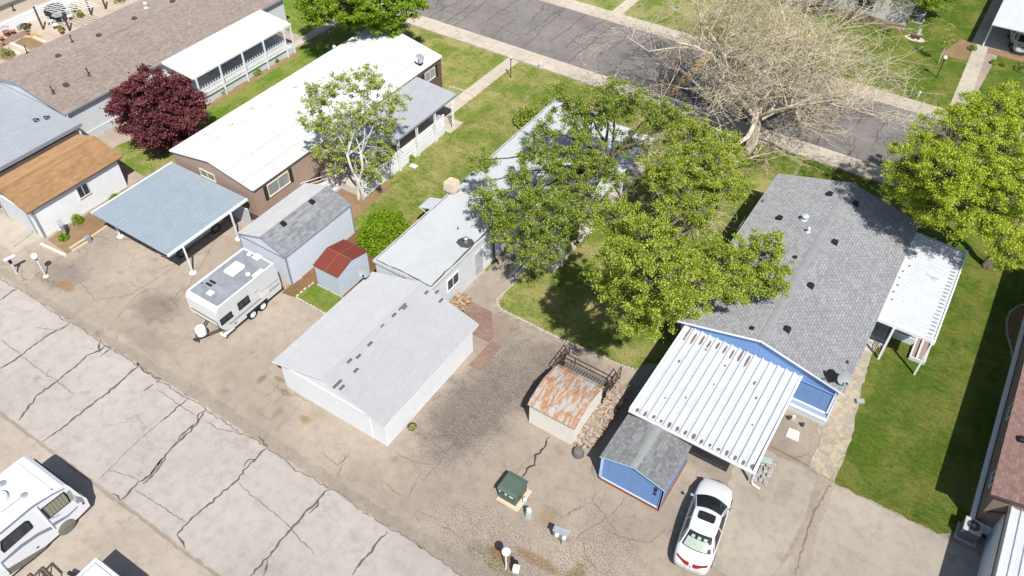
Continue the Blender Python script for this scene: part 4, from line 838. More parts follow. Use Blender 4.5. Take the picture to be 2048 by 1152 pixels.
# ================================================================ VEHICLES
def car(name, label, x, y, rz, paint=CARPAINT, length=4.75, group=None, sunroof=True, hatch=False, inter=None):
    g = thing(name, label, 'car', (x,y,0), group, rz); k = length/4.75
    ys = [-2.40,-2.34,-2.1,-1.6,-1.0,-.2,.5,1.1,1.6,2.0,2.26,2.38]
    hw = [.60,.74,.835,.875,.89,.895,.895,.885,.865,.81,.68,.50]
    zs = [.66,.80,.87,.90,.90,.90,.90,.87,.80,.72,.62,.54]
    zc = [.70,.87,.95,.97,.96,.96,.96,.955,.90,.82,.70,.58]
    zb = [.42,.32,.26,.24,.24,.24,.24,.24,.24,.26,.32,.40]
    mb = MB(g); rows = []
    for i, yy in enumerate(ys):
        w = hw[i]; half = [(0,zb[i]),(w*.85,zb[i]),(w*.985,zb[i]+.12),(w,.56 if i not in (0,11) else .5),(w*.985,zs[i]-.10),(w*.93,zs[i]),(w*.62,zs[i]+(zc[i]-zs[i])*.75),(0,zc[i])]
        rows.append([(px,yy*k,pz) for px,pz in half]+[(-px,yy*k,pz) for px,pz in half[1:-1][::-1]])
    n = len(rows[0]); vs = [v for r in rows for v in r]; fs = []
    for i in range(len(rows)-1):
        for j in range(n): fs.append((i*n+j,i*n+(j+1)%n,(i+1)*n+(j+1)%n,(i+1)*n+j))
    fs += [tuple(range(n)), tuple((len(rows)-1)*n+j for j in range(n))]
    mb.add(vs, fs); body = mb.build('body', paint, g, smooth=True)
    sm = body.modifiers.new('sub','SUBSURF'); sm.levels = sm.render_levels = 2
    hy0, hy1 = (-1.74,-1.0) if not hatch else (-2.15,-1.55)
    def bez(u, a, b): return a+(b-a)*u
    def panelsurf(nm, m, base, top, u0, u1, v0, v1, off, n1=10, n2=4, par=None, bulge=.03):
        mm = MB(g); vs = []; P = []
        for i in range(n1+1):
            for j in range(n2+1):
                u, v = u0+(u1-u0)*i/n1, v0+(v1-v0)*j/n2; b, t = Vector(base(u)), Vector(top(u)); p = b.lerp(t, v); P.append(p)
        c = Vector((0,-.25*k,.6))
        e = Vector(base(.5)).lerp(Vector(top(.5)),.5)
        nrm = (Vector(base(.6))-Vector(base(.4))).cross(Vector(top(.5))-Vector(base(.5))).normalized()
        if nrm.dot(e-c) < 0: nrm = -nrm
        for i in range(n1+1):
            for j in range(n2+1):
                v = v0+(v1-v0)*j/n2; vs.append(P[i*(n2+1)+j]+nrm*(off+bulge*4*v*(1-v)))
        mm.add(vs, [(i*(n2+1)+j,(i+1)*(n2+1)+j,(i+1)*(n2+1)+j+1,i*(n2+1)+j+1) for i in range(n1) for j in range(n2)])
        o = mm.build(nm, m, par or g, fixn=False, smooth=True); return o
    wb = lambda u: ((u*2-1)*.80,(1.26-.24*(u*2-1)**2)*k,.93-.03*(u*2-1)**2); wt = lambda u: ((u*2-1)*.60,(.26-.10*(u*2-1)**2)*k,1.385-.03*(u*2-1)**2)
    rb_ = lambda u: ((u*2-1)*.76,(hy0+.16*(u*2-1)**2)*k,.96-.03*(u*2-1)**2); rt = lambda u: ((u*2-1)*.57,(hy1+.07*(u*2-1)**2)*k,1.37-.03*(u*2-1)**2)
    def sb(s): return lambda u: (s*bez(u,.80,.79)+s*.035*math.sin(math.pi*u), bez(u,1.02,hy0+.16)*k, .90)
    def st(s): return lambda u: (s*bez(u,.60,.57)+s*.03*math.sin(math.pi*u), bez(u,.16,hy1+.07)*k, bez(u,1.355,1.34)+.012*math.sin(math.pi*u))
    # painted cabin shell, then the glass set a little proud of it
    panelsurf('cabin', paint, wb, wt, 0,1,-.05,1, 0); panelsurf('cabin', paint, rb_, rt, 0,1,-.05,1, 0)
    for s in (1,-1): panelsurf('cabin', paint, sb(s), st(s), 0,1,-.05,1, 0)
    panelsurf('windshield', GLASS_D, wb, wt, .03,.97,.02,.97, .012)
    panelsurf('rear_window', GLASS_D, rb_, rt, .05,.95,.06,.96, .012)
    if inter:
        panelsurf('rear_shelf', inter, rb_, rt, .10,.84,.10,.62, .018); 
        for u_ in (.2,.43,.66): panelsurf('head_rest', inter, rb_, rt, u_,u_+.13,.64,.80, .018)
    for s in (1,-1):
        panelsurf('side_window', GLASS_D, sb(s), st(s), .06,.50,.08,.90, .012); panelsurf('side_window', GLASS_D, sb(s), st(s), .54,.93,.08,.90, .012)
    mm = MB(g); n1, n2 = 12, 8; vs = []
    for i in range(n1+1):
        u = i/n1; a, b = Vector(rt(u)), Vector(wt(u))
        for j in range(n2+1): v = j/n2; p = a.lerp(b,v); p.z += .055*4*v*(1-v)*(1-(u*2-1)**2*.5); p.x *= 1+.05*4*v*(1-v); vs.append(p)
    mm.add(vs, [(i*(n2+1)+j,(i+1)*(n2+1)+j,(i+1)*(n2+1)+j+1,i*(n2+1)+j+1) for i in range(n1) for j in range(n2)])
    roof = mm.build('roof', paint, g, fixn=False, smooth=True)
    if sunroof:
        mm = MB(g); pts = []
        for t in range(24):
            a = 2*math.pi*t/24; ca, sa = math.cos(a), math.sin(a); pts.append((.40*abs(ca)**.35*(1 if ca>0 else -1), (-.16+.22*abs(sa)**.35*(1 if sa>0 else -1))*k))
        zt_ = lambda x,y: 1.452-.06*x*x-.10*(y+.35)**2
        mm.add([(x,y,zt_(x,y)+.0) for x,y in pts]+[(x*1.0,y,zt_(x,y)-.03) for x,y in pts], [tuple(range(24))]+[(i,(i+1)%24,24+(i+1)%24,24+i) for i in range(24)])
        mm.build('sunroof', BLACK, g)
    for s in (1,-1):
        for yy in (1.42,-1.40):
            w = MB(g); w.lathe((s*.79,yy*k,.32), [(.20,-.10*s),(.30,-.10*s),(.325,-.06*s),(.325,.07*s),(.30,.105*s),(.21,.108*s)], 24, 0, 'X'); wo = w.build('wheel', RUBBER, g, smooth='auto')
            q = MB(g); q.off = Vector(wo['_loc']); q.lathe((s*.79,yy*k,.32), [(.21,.07*s),(.21,.112*s),(.185,.112*s),(.175,.09*s)], 20, 0, 'X')
            for a in range(9): t = 2*math.pi*a/9; q.tube([(s*.89,yy*k,.32),(s*.885,yy*k+.19*math.cos(t),.32+.19*math.sin(t))],.018,5)
            q.build('rim', STEEL, wo)
            ar = MB(g); ar.lathe((s*.80,yy*k,.34), [(.02,.0),(.385,.0),(.385,.093*s),(.33,.096*s)], 24, 0, 'X'); ar.build('wheel_arch', DARK, g, smooth='auto')
        m_ = MB(g); m_.ball((s*.97,.92*k,.96), .085, 10, 0, .8, 6); m_.tube([(s*.84,.90*k,.93),(s*.94,.92*k,.95)], .03, 6); m_.build('mirror', GREY, g, smooth=True)
        m_ = MB(g)
        pts = [Vector((s*(.09+ (.70-.09)*i/8), (-2.335+.0*i/8+.20*(i/8)**2.2)*k, .86+.015*(i/8))) for i in range(9)]
        for a, b in zip(pts[:-1],pts[1:]): m_.add([a+Vector((0,0,.035)),b+Vector((0,.0,.035+.01)),b+Vector((0,-.05,-.11)),a+Vector((0,-.05,-.06)), a+Vector((0,.06,.035)),b+Vector((0,.08,.045))],[(0,1,2,3),(0,4,5,1)])
        m_.build('tail_light', RED, g, fixn=False)
        m_ = MB(g); m_.obox((s*.58,2.20*k,.64),(.30,.12,.12),-s*.38); m_.build('headlight', GLASS_L, g, bevel=.03)
    m_ = MB(g); m_.tube([(.03*math.cos(t),-2.40*k,.84+.045*math.sin(t)) for t in np.linspace(.6,5.7,8)],.009,5); m_.build('badge', DARK, g)
    m_ = MB(g); m_.obox((0,-2.415*k,.60),(.36,.02,.16)); m_.build('license_plate', WHITE2, g)
    m_ = MB(g); m_.obox((0,2.39*k,.50),(.36,.02,.14)); m_.build('license_plate', WHITE2, g)
    m_ = MB(g); m_.tube([(-.55,2.30*k,.56),(0,2.38*k,.57),(.55,2.30*k,.56)],.045,6); m_.build('grille', DARK, g)
    return g
GLASS_D = glassmat('dark_car_glass', (.02,.026,.026,1), .06, .9)
def reartint():
    t = NT('pale_green_shelf_glass'); v = t.n('TexCoord').outputs['Object']; n = t.noise(v, 5., 4, .6)  # mottled pale green of the rear shelf and head rests
    return t.done(t.ramp(n, [(.36,(.36,.44,.36,1)),(.5,(.42,.50,.41,1)),(.64,(.33,.41,.34,1))]), .1, .8)
a, b = un(1378,1139,.5), un(1437,963,.55); d = b-a
sedan = car('parked_car', 'white sedan with a sunroof parked in the open beside the small blue shed', (a.x+b.x)/2, (a.y+b.y)/2, math.atan2(d.y,d.x)-math.pi/2, length=d.length, inter=reartint())
SILV = flat('silver_car_paint', (.50,.51,.52,1), .3, .6, .3, var=.05)
car('parked_car', 'silver white car mostly hidden under the blue-grey carport roof', -38.48, 21.65, math.pi, SILV, 4.7, sunroof=False)
car('parked_car', 'pale car in the shade of the patio roof at the top right', 2.3, 79.4, R(14), CARPAINT, 4.5, sunroof=False)

# ---- camper trailer
cp = thing('camper_trailer', 'white travel trailer with grey roof parked beside the pale white shed', 'camper trailer', (-31.15,19,0))
CAMPW = siding('ribbed_camper_siding', (.84,.84,.83,1), .075, True, .80, duty=.25, var=.06)
CAMPF = flat('camper_front', (.80,.79,.75,1), .45, var=.05)
def camproof():
    t = NT('camper_roof_rubber'); p = t.pos(); n = t.noise(p, .9, 7, .7, .8); n2 = t.noise(p, 5, 5, .7)
    c = t.ramp(n, [(.32,S(148,152,158,.70)),(.5,S(170,174,180,.70)),(.68,S(190,194,200,.70))]); c = t.mix(1., c, t.ramp(n2, [(.3,.88),(.6,1.)]), 'MULTIPLY'); return t.done(c, .7, .3, 0, n2, .1)
X0, X1 = -32.42, -29.95
mb = MB(cp); prof = [(21.25,.5),(21.32,.8),(21.25,2.5),(21.15,2.6),(17.0,2.6),(16.82,2.53),(16.72,2.35),(16.68,1.2),(16.9,.78),(17.35,.5)]
n = len(prof); mb.ext(prof, X0, X1, 'X', [0,0,0,2,1,1,1,1,0,0], 0)
mb.build('body', [CAMPW,CAMPF,camproof()], cp, bevel=.04, seg=2)
mb = MB(cp); mb.box(X1-.09,16.95,2.585,X1+.015,21.2,2.64); mb.box(X0-.015,16.95,2.585,X0+.09,21.2,2.64); mb.box(X0,16.9,2.58,X1,16.98,2.63); mb.box(X0,21.12,2.58,X1,21.2,2.63); mb.build('roof_trim', CAMPF, cp)
def dec(par, name, m, px, py, size, z, rot=0, bev=.03, h=.1):
    p = un(px,py,z); mb = MB(par); mb.obox((p.x,p.y,z+h/2-.01), (size[0],size[1],h), rot); return mb.build(name, m, par, bevel=bev, seg=3)
dec(cp,'air_conditioner',CAMPF,470,541,(.78,1.05),2.62,bev=.1,h=.26)
dec(cp,'skylight',WHITE,421,586,(.36,.36),2.6,h=.07); mb = MB(cp); p = un(421,586,2.6); mb.obox((p.x,p.y,2.61),(.55,.55,.02)); mb.build('skylight_flange', STEEL, cp)
for px, py in ((498,509),(496,549)): 
    p = un(px,py,2.6); mb = MB(cp); mb.lathe((p.x,p.y,2.6), [(.14,0),(.14,.06),(.10,.09),(.03,.1)], 14); mb.build('roof_vent', WHITE, cp, smooth='auto')
dec(cp,'roof_hatch',WHITE,514,514,(.5,.42),2.6,h=.05,bev=.01); dec(cp,'fridge_vent',WHITE,517,548,(.32,.75),2.6,h=.14,bev=.06)
for px, py in ((418,569),(425.5,564)): dec(cp,'solar_panel',BLACK,px,py,(.45,.14),2.61,h=.03,bev=0)
p = un(404,567,2.6); mb = MB(cp); mb.lathe((p.x,p.y,2.6),[(.04,0),(.04,.05)],8); mb.build('vent_cap', BLACK, cp)
def camwin(px0,py0,px1,py1,px2,py2,px3,py3):
    q = [onx(px,py,X1) for px,py in ((px0,py0),(px1,py1),(px2,py2),(px3,py3))]; a0, a1 = min(v[0] for v in q), max(v[0] for v in q); z0_, z1_ = sum(sorted(v[1] for v in q)[:2])/2, sum(sorted(v[1] for v in q)[2:])/2
    return a0,a1,z0_,z1_
for c4 in ((439,640,444,649,464,632,462,622),(474,606,478,620,498,603,496,591)):
    a0,a1,z0_,z1_ = camwin(*c4); window(cp,'+x',X1,a0,a1,z0_,z1_,BLACK,GLASS_L if a0 > 18.3 else GLASS,1,.05,.04)
mb = MB(cp)
for z, y0, y1 in ((1.02,17.2,21.2),(.93,17.3,21.2),(1.34,19.8,21.2)): mb.box(X1-.01,y0,z,X1+.012,y1,z+.035)
mb.build('stripe', flat('grey_stripe',(.22,.22,.24,1),.5), cp)
panel(cp,'storage_door',CAMPF,'+x',X1,19.7,20.35,.95,1.35,.02); panel(cp,'entry_light',flat('amber_lens',(.6,.5,.25,1),.4),'+x',X1,19.35,19.6,1.75,1.83,.04)
panel(cp,'license_light',DARK,'+x',X1,17.55,17.75,.72,.78,.02)
mb = MB(cp)
for aa in ((-32.2,1.55,-30.1,1.55),(-30.1,1.55,-30.08,.95)): mb.tube([(aa[0],16.66,aa[1]),(aa[2],16.66,aa[3])],.02,5)
mb.build('front_seam', BLACK, cp)
for px, py in ((509,631),(529,614)):
    for xx, s in ((X1-.12,1),(X0+.12,-1)):
        yy = un(px,py,.33).y
        w = MB(cp); w.lathe((xx,yy,.34),[(.19,-.1*s),(.30,-.1*s),(.335,-.06*s),(.335,.07*s),(.30,.12*s),(.2,.12*s)],24,0,'X'); wo = w.build('wheel', RUBBER, cp, smooth='auto')
        q = MB(cp); q.off = Vector(wo['_loc']); q.lathe((xx,yy,.34),[(.2,.09*s),(.2,.13*s),(.16,.12*s),(.1,.13*s),(.05,.15*s)],18,0,'X'); q.build('rim', WHITE, wo, smooth='auto')
mb = MB(cp); ya, yb = un(529,614,.33).y, un(509,631,.33).y
mb.box(X1-.3,yb-.42,.46,X1+.004,ya+.42,.70); mb.build('wheel_well', BLACK, cp)
mb = MB(cp); mb.box(-31.9,17.3,.38,-30.45,21.1,.5); mb.tube([(-31.9,17.3,.45),(-31.18,15.7,.45)],.05,6); mb.tube([(-30.45,17.3,.45),(-31.18,15.7,.45)],.05,6); mb.tube([(-31.18,15.8,.45),(-31.18,15.55,.5)],.07,8); mb.tube([(-31.18,15.8,.75),(-31.18,15.8,.03)],.035,8); mb.build('tongue', DARK, cp)
mb = MB(cp); mb.lathe((-31.18,16.15,.5),[(.30,0),(.31,.35),(.27,.46),(.12,.5)],16); mb.build('propane_cover', WHITE, cp, smooth='auto', bevel=0)
mb = MB(cp); mb.box(-30.1,16.75,.42,-29.95,17.5,.50); mb.box(-30.35,16.7,.40,-29.9,16.82,.46); mb.build('bumper_step', CAMPF, cp)
mb = MB(cp); mb.box(X0+.05,21.3,.42,X1,21.42,.55); mb.build('rear_bumper', DARK, cp)

# ---- motorhome at lower left
mh = thing('motorhome', 'white motorhome with grey swoosh stripes and curtained cab window at lower left', 'motorhome', (-28.55,0,0))
MX0, MX1 = -29.95, -27.18
mb = MB(mh); prof = [(-4,.55),(-4,3.02),(4.9,3.02),(5.25,2.96),(5.42,2.8),(5.50,2.5),(5.66,1.5),(5.78,1.1),(5.72,.5),(5.1,.42)]
RVP = flat('motorhome_paint', (.80,.81,.83,1), .35, .5, var=.03)
mb.ext(prof, MX0, MX1, 'X'); mb.build('body', RVP, mh, bevel=.09, seg=3)
mb = MB(mh); mb.box(MX1-.16,-4,3.015,MX1-.10,5.0,3.03); mb.box(MX0+.1,4.85,3.015,MX1-.1,4.93,3.03); mb.build('roof_seam', flat('roof_seam_grey',(.55,.56,.57,1),.7), mh)
def side(pts, d, name, m, par=mh, X=None, th=.02):
    X = MX1 if X is None else X; q = [onx(px,py,X) for px,py in pts]; vs = [(X-.02,y,z) for y,z in q]+[(X+d,y,z) for y,z in q]; n = len(q)
    mb = MB(par); mb.add(vs,[tuple(range(n)),tuple(range(n,2*n))]+[(i,(i+1)%n,n+(i+1)%n,n+i) for i in range(n)]); return mb.build(name, m, par)
CURT = siding('curtains', (.30,.28,.21,1), .16, False, .6, duty=.3)
for pts, m in (([(80,1019),(98,1038),(141,1003),(135,990),(127,983)],CURT),([(0,1083),(1,1100),(8,1106),(65,1056),(66,1052),(57,1041),(50,1042)],GLASS)):
    f = side(pts, .02, 'window_frame', BLACK); cx = sum(p[0] for p in pts)/len(pts); cy = sum(p[1] for p in pts)/len(pts)
    g_ = side([(cx+(p[0]-cx)*.86,cy+(p[1]-cy)*.86) for p in pts], .028, 'pane', m); g_.parent = f
GR = flat('grey_swoosh', (.24,.26,.32,1), .5)
for pts in ([(0,1066),(62,1014),(100,990),(128,976),(129,978),(100,993),(62,1018),(0,1070)], [(0,1126),(40,1090),(75,1066),(103,1052),(105,1058),(78,1071),(45,1094),(4,1128)],
            [(106,1046),(135,1030),(155,1012),(156,1014),(137,1033),(108,1052)], [(8,1142),(48,1118),(95,1090),(90,1097),(60,1122),(20,1150)]): side(pts, .008, 'stripe', GR if pts[0][0] != 8 else flat('taupe_stripe',(.20,.18,.15,1),.6))
mb = MB(mh); pts = [onx(px,py,MX1) for px,py in [(101,1036),(104,1032),(103,1038),(107,1034),(106,1031),(108,1036),(111,1032),(112,1034),(116,1028),(114,1033),(118,1029),(121,1028)]]
mb.tube([(MX1+.012,y,z) for y,z in pts],.012,4); mb.build('script_lettering', GR, mh)
mb = MB(mh)
for (ax,ay,bx,by) in ((70,1013,107,1056),(0,1128,16,1145)): 
    a_, b_ = onx(ax,ay,MX1), onx(bx,by,MX1); mb.tube([(MX1+.06,a_[0],a_[1]),(MX1+.06,b_[0],b_[1])],.045,4)
mb.build('awning_arm', WHITE, mh)
a_ = un(140,1055,.45); 
for xx, s in ((MX1-.1,1),(MX0+.1,-1)):
    w = MB(mh); w.lathe((xx,4.45,.42),[(.2,-.1*s),(.38,-.1*s),(.41,-.05*s),(.41,.07*s),(.38,.1*s),(.2,.1*s)],24,0,'X'); w.build('wheel', RUBBER, mh, smooth='auto')
    w = MB(mh); w.lathe((xx,4.45,.46),[(.02,0),(.44,0),(.44,.095*s),(.40,.108*s),(.02,.112*s)],28,0,'X'); w.build('wheel_cover', flat('wheel_cover_vinyl',(.22,.22,.19,1),.7,var=.3), mh, smooth='auto')
mb = MB(mh)
q = [(5.50,2.48,.96),(5.64,1.62,1.0)]
mb.add([(MX0+.12,5.53,2.62),(MX1-.12,5.53,2.62),(MX1-.08,5.70,1.52),(MX0+.08,5.70,1.52),(MX0+.25,5.4,2.42),(MX1-.25,5.4,2.42),(MX1-.2,5.5,1.58),(MX0+.2,5.5,1.58)],[(0,1,2,3),(0,4,5,1),(1,5,6,2),(2,6,7,3),(3,7,4,0)]); mb.build('windshield', GLASS_D, mh, bevel=.03)
panel(mh,'cab_window',GLASS_L,'+x',MX1,5.02,5.4,1.7,2.4,.02)
mb = MB(mh); mb.obox((MX1+.22,5.35,1.75),(.16,.12,.34)); mb.tube([(MX1,5.4,1.9),(MX1+.2,5.36,1.8)],.025,5); mb.build('mirror', GREY, mh, bevel=.03)
panel(mh,'marker_light',RED,'+x',MX1-.03,5.5,5.6,.92,1.05,.05); panel(mh,'fuel_hatch',DARK,'+x',MX1,3.0,3.12,.72,.80,.015)
for px, py in ((5,967),(48,991),): 
    p = un(px,py,3.05); mb = MB(mh); mb.lathe((p.x,p.y,3.02),[(.17,0),(.15,.08),(.08,.1)],14); mb.build('roof_vent', STEEL, mh, smooth='auto')
p, q_ = un(46,992,3.1), un(2,1024,3.1); mb = MB(mh); mb.tube([tuple(p),tuple(q_)],.03,5); mb.build('antenna', STEEL, mh)
p = un(-2,1001,3.05); mb = MB(mh); mb.lathe((p.x,p.y,3.02),[(.42,0),(.40,.22),(.25,.3)],20); mb.build('air_conditioner', CAMPF, mh, smooth='auto')
# ---- white box trailer at the bottom edge
bt = thing('box_trailer', 'corner of a white roofed cargo trailer at the bottom edge right of the motorhome', 'trailer', (-22,2,0))
mb = MB(bt); mb.box(-23.55,-4,.5,-21.2,4.04,2.2); mb.build('body', WHITE, bt, bevel=.05)
mb = MB(bt); mb.box(-23.5,3.9,2.2,-21.25,3.99,2.26); mb.box(-23.5,-4,2.2,-23.41,3.9,2.26); mb.build('roof_rim', WHITE, bt)
mb = MB(bt); mb.box(-23.38,-4,2.2,-23.35,3.86,2.215); mb.box(-23.38,3.82,2.2,-21.3,3.85,2.215); mb.build('roof_seam', DARK, bt)
for y in (0.,-1.): 
    mb = MB(bt); mb.lathe((-23.45,y,.33),[(.2,-.1),(.33,-.1),(.33,.1),(.2,.1)],20,0,'X'); mb.build('wheel', RUBBER, bt, smooth='auto')
mb = MB(bt); mb.tube([(-22.4,4.0,.5),(-22.4,4.3,.5)],.05,6); mb.box(-23.4,-3.9,.35,-21.3,3.9,.5); mb.build('frame', DARK, bt)
# ---- steel frames lying at the bottom edge
fr = thing('steel_frame', 'brown steel angle frame at the bottom edge between motorhome and white trailer', 'frame', (-25.7,2.6,0))
mb = MB(fr)
for (x,y,sz) in ((85,1134,14),(60,1147,12)):
    c = un(x,y,.9); l_ = un(x-18,y+20,.9); r_2 = un(x+20,y+20,.9)
    for e in (l_,r_2): mb.tube([tuple(c),tuple(e)],.06,4); mb.tube([(e.x,e.y,.9),(e.x,e.y,.0)],.04,4)
    mb.tube([tuple(c),(c.x+.05,c.y-.35,.9)],.05,4); mb.tube([tuple(c),(c.x,c.y,0)],.04,4)
mb.build('angle_iron', flat('rusty_brown_steel',(.12,.085,.06,1),.8,var=.3), fr)
mb = MB()
for k_ in range(4): p = un(139+k_*4,1146+k_*2,.5); mb.ball(tuple(p),.10,8,0,1.2,5)
mb.tube([(-24.4,3.2,0),(-24.4,3.2,.5)],.03,5); tag(mb.build('trailer_jack', BLACK), 'small black jack hardware just left of the white cargo trailer corner', 'jack')

# ================================================================ SMALL THINGS
GLOBE = flat('white_globe', (.86,.85,.80,1), .3, .5, var=.02)
def lamp(px, py, label, pole, h=1.62, globe=.20, base=False):
    p = un(px,py); g = thing('globe_lamp', label, 'lamp post', (p.x,p.y,0), 'white globe lamps on low posts')
    mb = MB(g); mb.tube([(p.x,p.y,0),(p.x,p.y,h-globe*.6)],.035,10); mb.build('post', pole, g, smooth='auto')
    mb = MB(g); mb.ball((p.x,p.y,h+.05),globe,20,0,1.,12); mb.build('globe', GLOBE, g, smooth=True)
    mb = MB(g); mb.lathe((p.x,p.y,h-globe*.95),[(.04,-.08),(.075,-.02),(.08,.03)],12); mb.build('collar', BLACK, g)
    if base: mb = MB(g); mb.lathe((p.x,p.y,0),[(.17,0),(.165,.04),(.06,.05)],18); mb.build('base', CREAM, g, smooth='auto')
lamp(92,553,'white globe lamp on a white post at far left, next to the white pipe stand',WHITE,1.66,.21,True)
lamp(1012,1138,'white globe lamp on a white post near the bottom edge below the green cabinet',WHITE,1.62,.21)
lamp(1873,156,'white globe lamp on a black post in the lawn across the street at right',BLACK,1.82,.17)
lamp(1021.5,156,'small white globe lamp on a black post beside the path near the street',BLACK,1.80,.10)
p = un(34,547); g = thing('pipe_stand', 'grey post carrying a horizontal white pipe at the far left edge of the driveway', 'post', (p.x,p.y,0))
mb = MB(g); mb.tube([tuple(p),(p.x,p.y,1.1)],.05,8); mb.build('post', WHITE2, g); q = un(20,519,1.25)
mb = MB(g); mb.tube([(p.x-.05,p.y-.25,1.25),(p.x+.05,p.y+.4,1.25)],.10,12); mb.build('head', WHITE, g, smooth='auto'); mb = MB(g); mb.obox((p.x+.02,p.y,1.02),(.12,.16,.25)); mb.build('bracket', BLACK, g)
# utility transformer
p = un(1023,1003); g = thing('transformer_box', 'green steel transformer cabinet on a cream concrete pad near the bottom', 'utility box', (-10.95,17.4,0))
GRN = flat('transformer_green', S(100,118,104,.75), .45, .4, var=.08)
mb = MB(g); mb.box(-11.45,16.75,0,-10.2,18.05,.12); mb.build('pad', flat('cream_pad',(.55,.48,.37,1),.9,var=.15), g, bevel=.02)
mb = MB(g); mb.prism([(-11.4,16.9),(-10.42,16.9),(-10.42,17.95),(-11.4,17.95)],.12,.86); mb.build('cabinet', GRN, g, bevel=.03)
mb = MB(g); mb.ext([(16.84,.86),(18.0,.86),(18.0,.93),(17.75,1.0),(17.0,1.0),(16.84,.93)],-11.44,-10.38,'X'); mb.build('lid', GRN, g, bevel=.04, seg=2)
for i,(a,b,c_) in enumerate(((-11.36,-11.28,.12),(-11.2,-11.1,.06),(-11.02,-10.92,.13),(-10.78,-10.56,.06))): 
    mb = MB(g); mb.box(a,16.88,.72-c_/2,b,16.898,.72+c_/2); mb.build('label_plate', WHITE if i != 1 else BLACK, g)
def pedestal(px, py, label, h=.62, w=.17, m=None):
    p = un(px,py); g = thing('utility_pedestal', label, 'pedestal', (p.x,p.y,0)); x, y = p.x, p.y
    mb = MB(g); mb.box(x-w/2,y-w/2,0,x+w/2,y+w/2,h*.72); mb.build('base', m or PEDM, g, bevel=.012)
    mb = MB(g); mb.lathe((x,y,h*.72),[(w*.80,0),(w*.80,.03),(w*.7,h*.2),(w*.2,h*.28)],4); mb.build('cap', m or PEDM, g); return g
PEDM = flat('pale_green_plastic', (.60,.68,.66,1), .5)
pedestal(1049,1005,'small pale green pedestal touching the green transformer pad',.40,.16); pedestal(1057,1034,'taller pale green pedestal just below the transformer box',.8,.22); pedestal(1080,137,'pale pedestal in the lawn next to the sidewalk right of the lamp',.55,.2,WHITE2); pedestal(1836,193,'white capped pedestal in the lawn across the street near the curb',.5,.16,PEDM)
def meterbox(px, py, label, rz, n=2):
    p = un(px,py); g = thing('meter_box', label, 'meter box', (p.x,p.y,0), None, rz)
    mb = MB(g); mb.box(-.38,-.06,.35,.38,.12,.95); mb.build('cabinet', STEEL, g, bevel=.01)
    mb = MB(g); mb.box(-.06,-.02,0,.06,.08,.36); mb.build('stand', STEEL, g)
    for i in range(n): mb = MB(g); mb.lathe((-.18+.36*i,-.06,.68),[(.10,0),(.095,-.11),(.05,-.14)],14,0,'Y'); mb.build('meter', GLOBE, g, smooth='auto')
    mb = MB(g); mb.ext([(-.14,.93),(.16,.99),(.16,1.02),(-.14,.96)],-.4,.4,'X'); mb.build('hood', STEEL, g)
    mb = MB(g); mb.tube([(.1,-.1,.5),(.1,-.12,.1),(.1,0,0)],.03,6); mb.build('conduit', STEEL, g)
meterbox(1121,1083,'grey electric meter box with two white round meters on bare paving near the bottom',R(8)); meterbox(131,470,'grey twin electric meter cabinet standing in the dirt bed beside the tan roofed shed',R(-25))
p = un(180,484); mb = MB(); mb.box(p.x-.14,p.y-.12,0,p.x+.14,p.y+.12,.5); tag(mb.build('meter_box', STEEL, bevel=.02), 'small grey box standing among the timber edging of the dirt bed', 'utility box')
mb = MB(); pa, pb = un(83,490), un(133,513); d_ = pb-pa; mb.obox(((pa.x+pb.x)/2,(pa.y+pb.y)/2,.08),(d_.length,.16,.16),math.atan2(d_.y,d_.x)); tag(mb.build('timber_curb', CREAM, bevel=.01), 'cream painted timber along the front of the dirt bed', 'timber')
for i,(a_,b_,lab) in enumerate((((140,498),(176,475),'inner pale timber on the right side of the dirt bed'),((145,503),(180,482),'outer pale timber beside the inner one on the right of the dirt bed'),((184,474),(216,452),'pale timber reaching from the small grey box to the carport corner'))):
    pa, pb = un(*a_), un(*b_); d_ = pb-pa; mb = MB(); mb.obox(((pa.x+pb.x)/2,(pa.y+pb.y)/2,.05),(d_.length,.12,.1),math.atan2(d_.y,d_.x)); tag(mb.build('timber_curb', flat('pale_timber',(.55,.46,.34,1),.9,var=.2,scale=8) if i == 0 else bpy.data.materials['pale_timber'], bevel=.01), lab, 'timber')
# thing at the bottom edge beside the lamp
p = un(1032,1149); g = thing('mailbox_stand','white box on a dark stand cut by the bottom edge right of the lamp','box',(p.x,p.y,0)); mb = MB(g); mb.obox((p.x,p.y,.55),(.3,.3,.35),.3); mb.build('box', WHITE, g, bevel=.03); mb = MB(g); mb.box(p.x-.2,p.y+.1,0,p.x-.05,p.y+.25,.85); mb.build('stand', BLACK, g)
# planter bowl by the garage
p = un(825,858); g = thing('planter_pot', 'round brown bowl planter with green plants at the right wall of the garage', 'planter', (p.x,p.y,0))
mb = MB(g); mb.lathe((p.x,p.y,0),[(.12,0),(.22,.15),(.25,.26),(.22,.26),(.2,.2)],18); mb.build('bowl', flat('brown_clay',(.10,.07,.05,1),.7), g, smooth='auto')
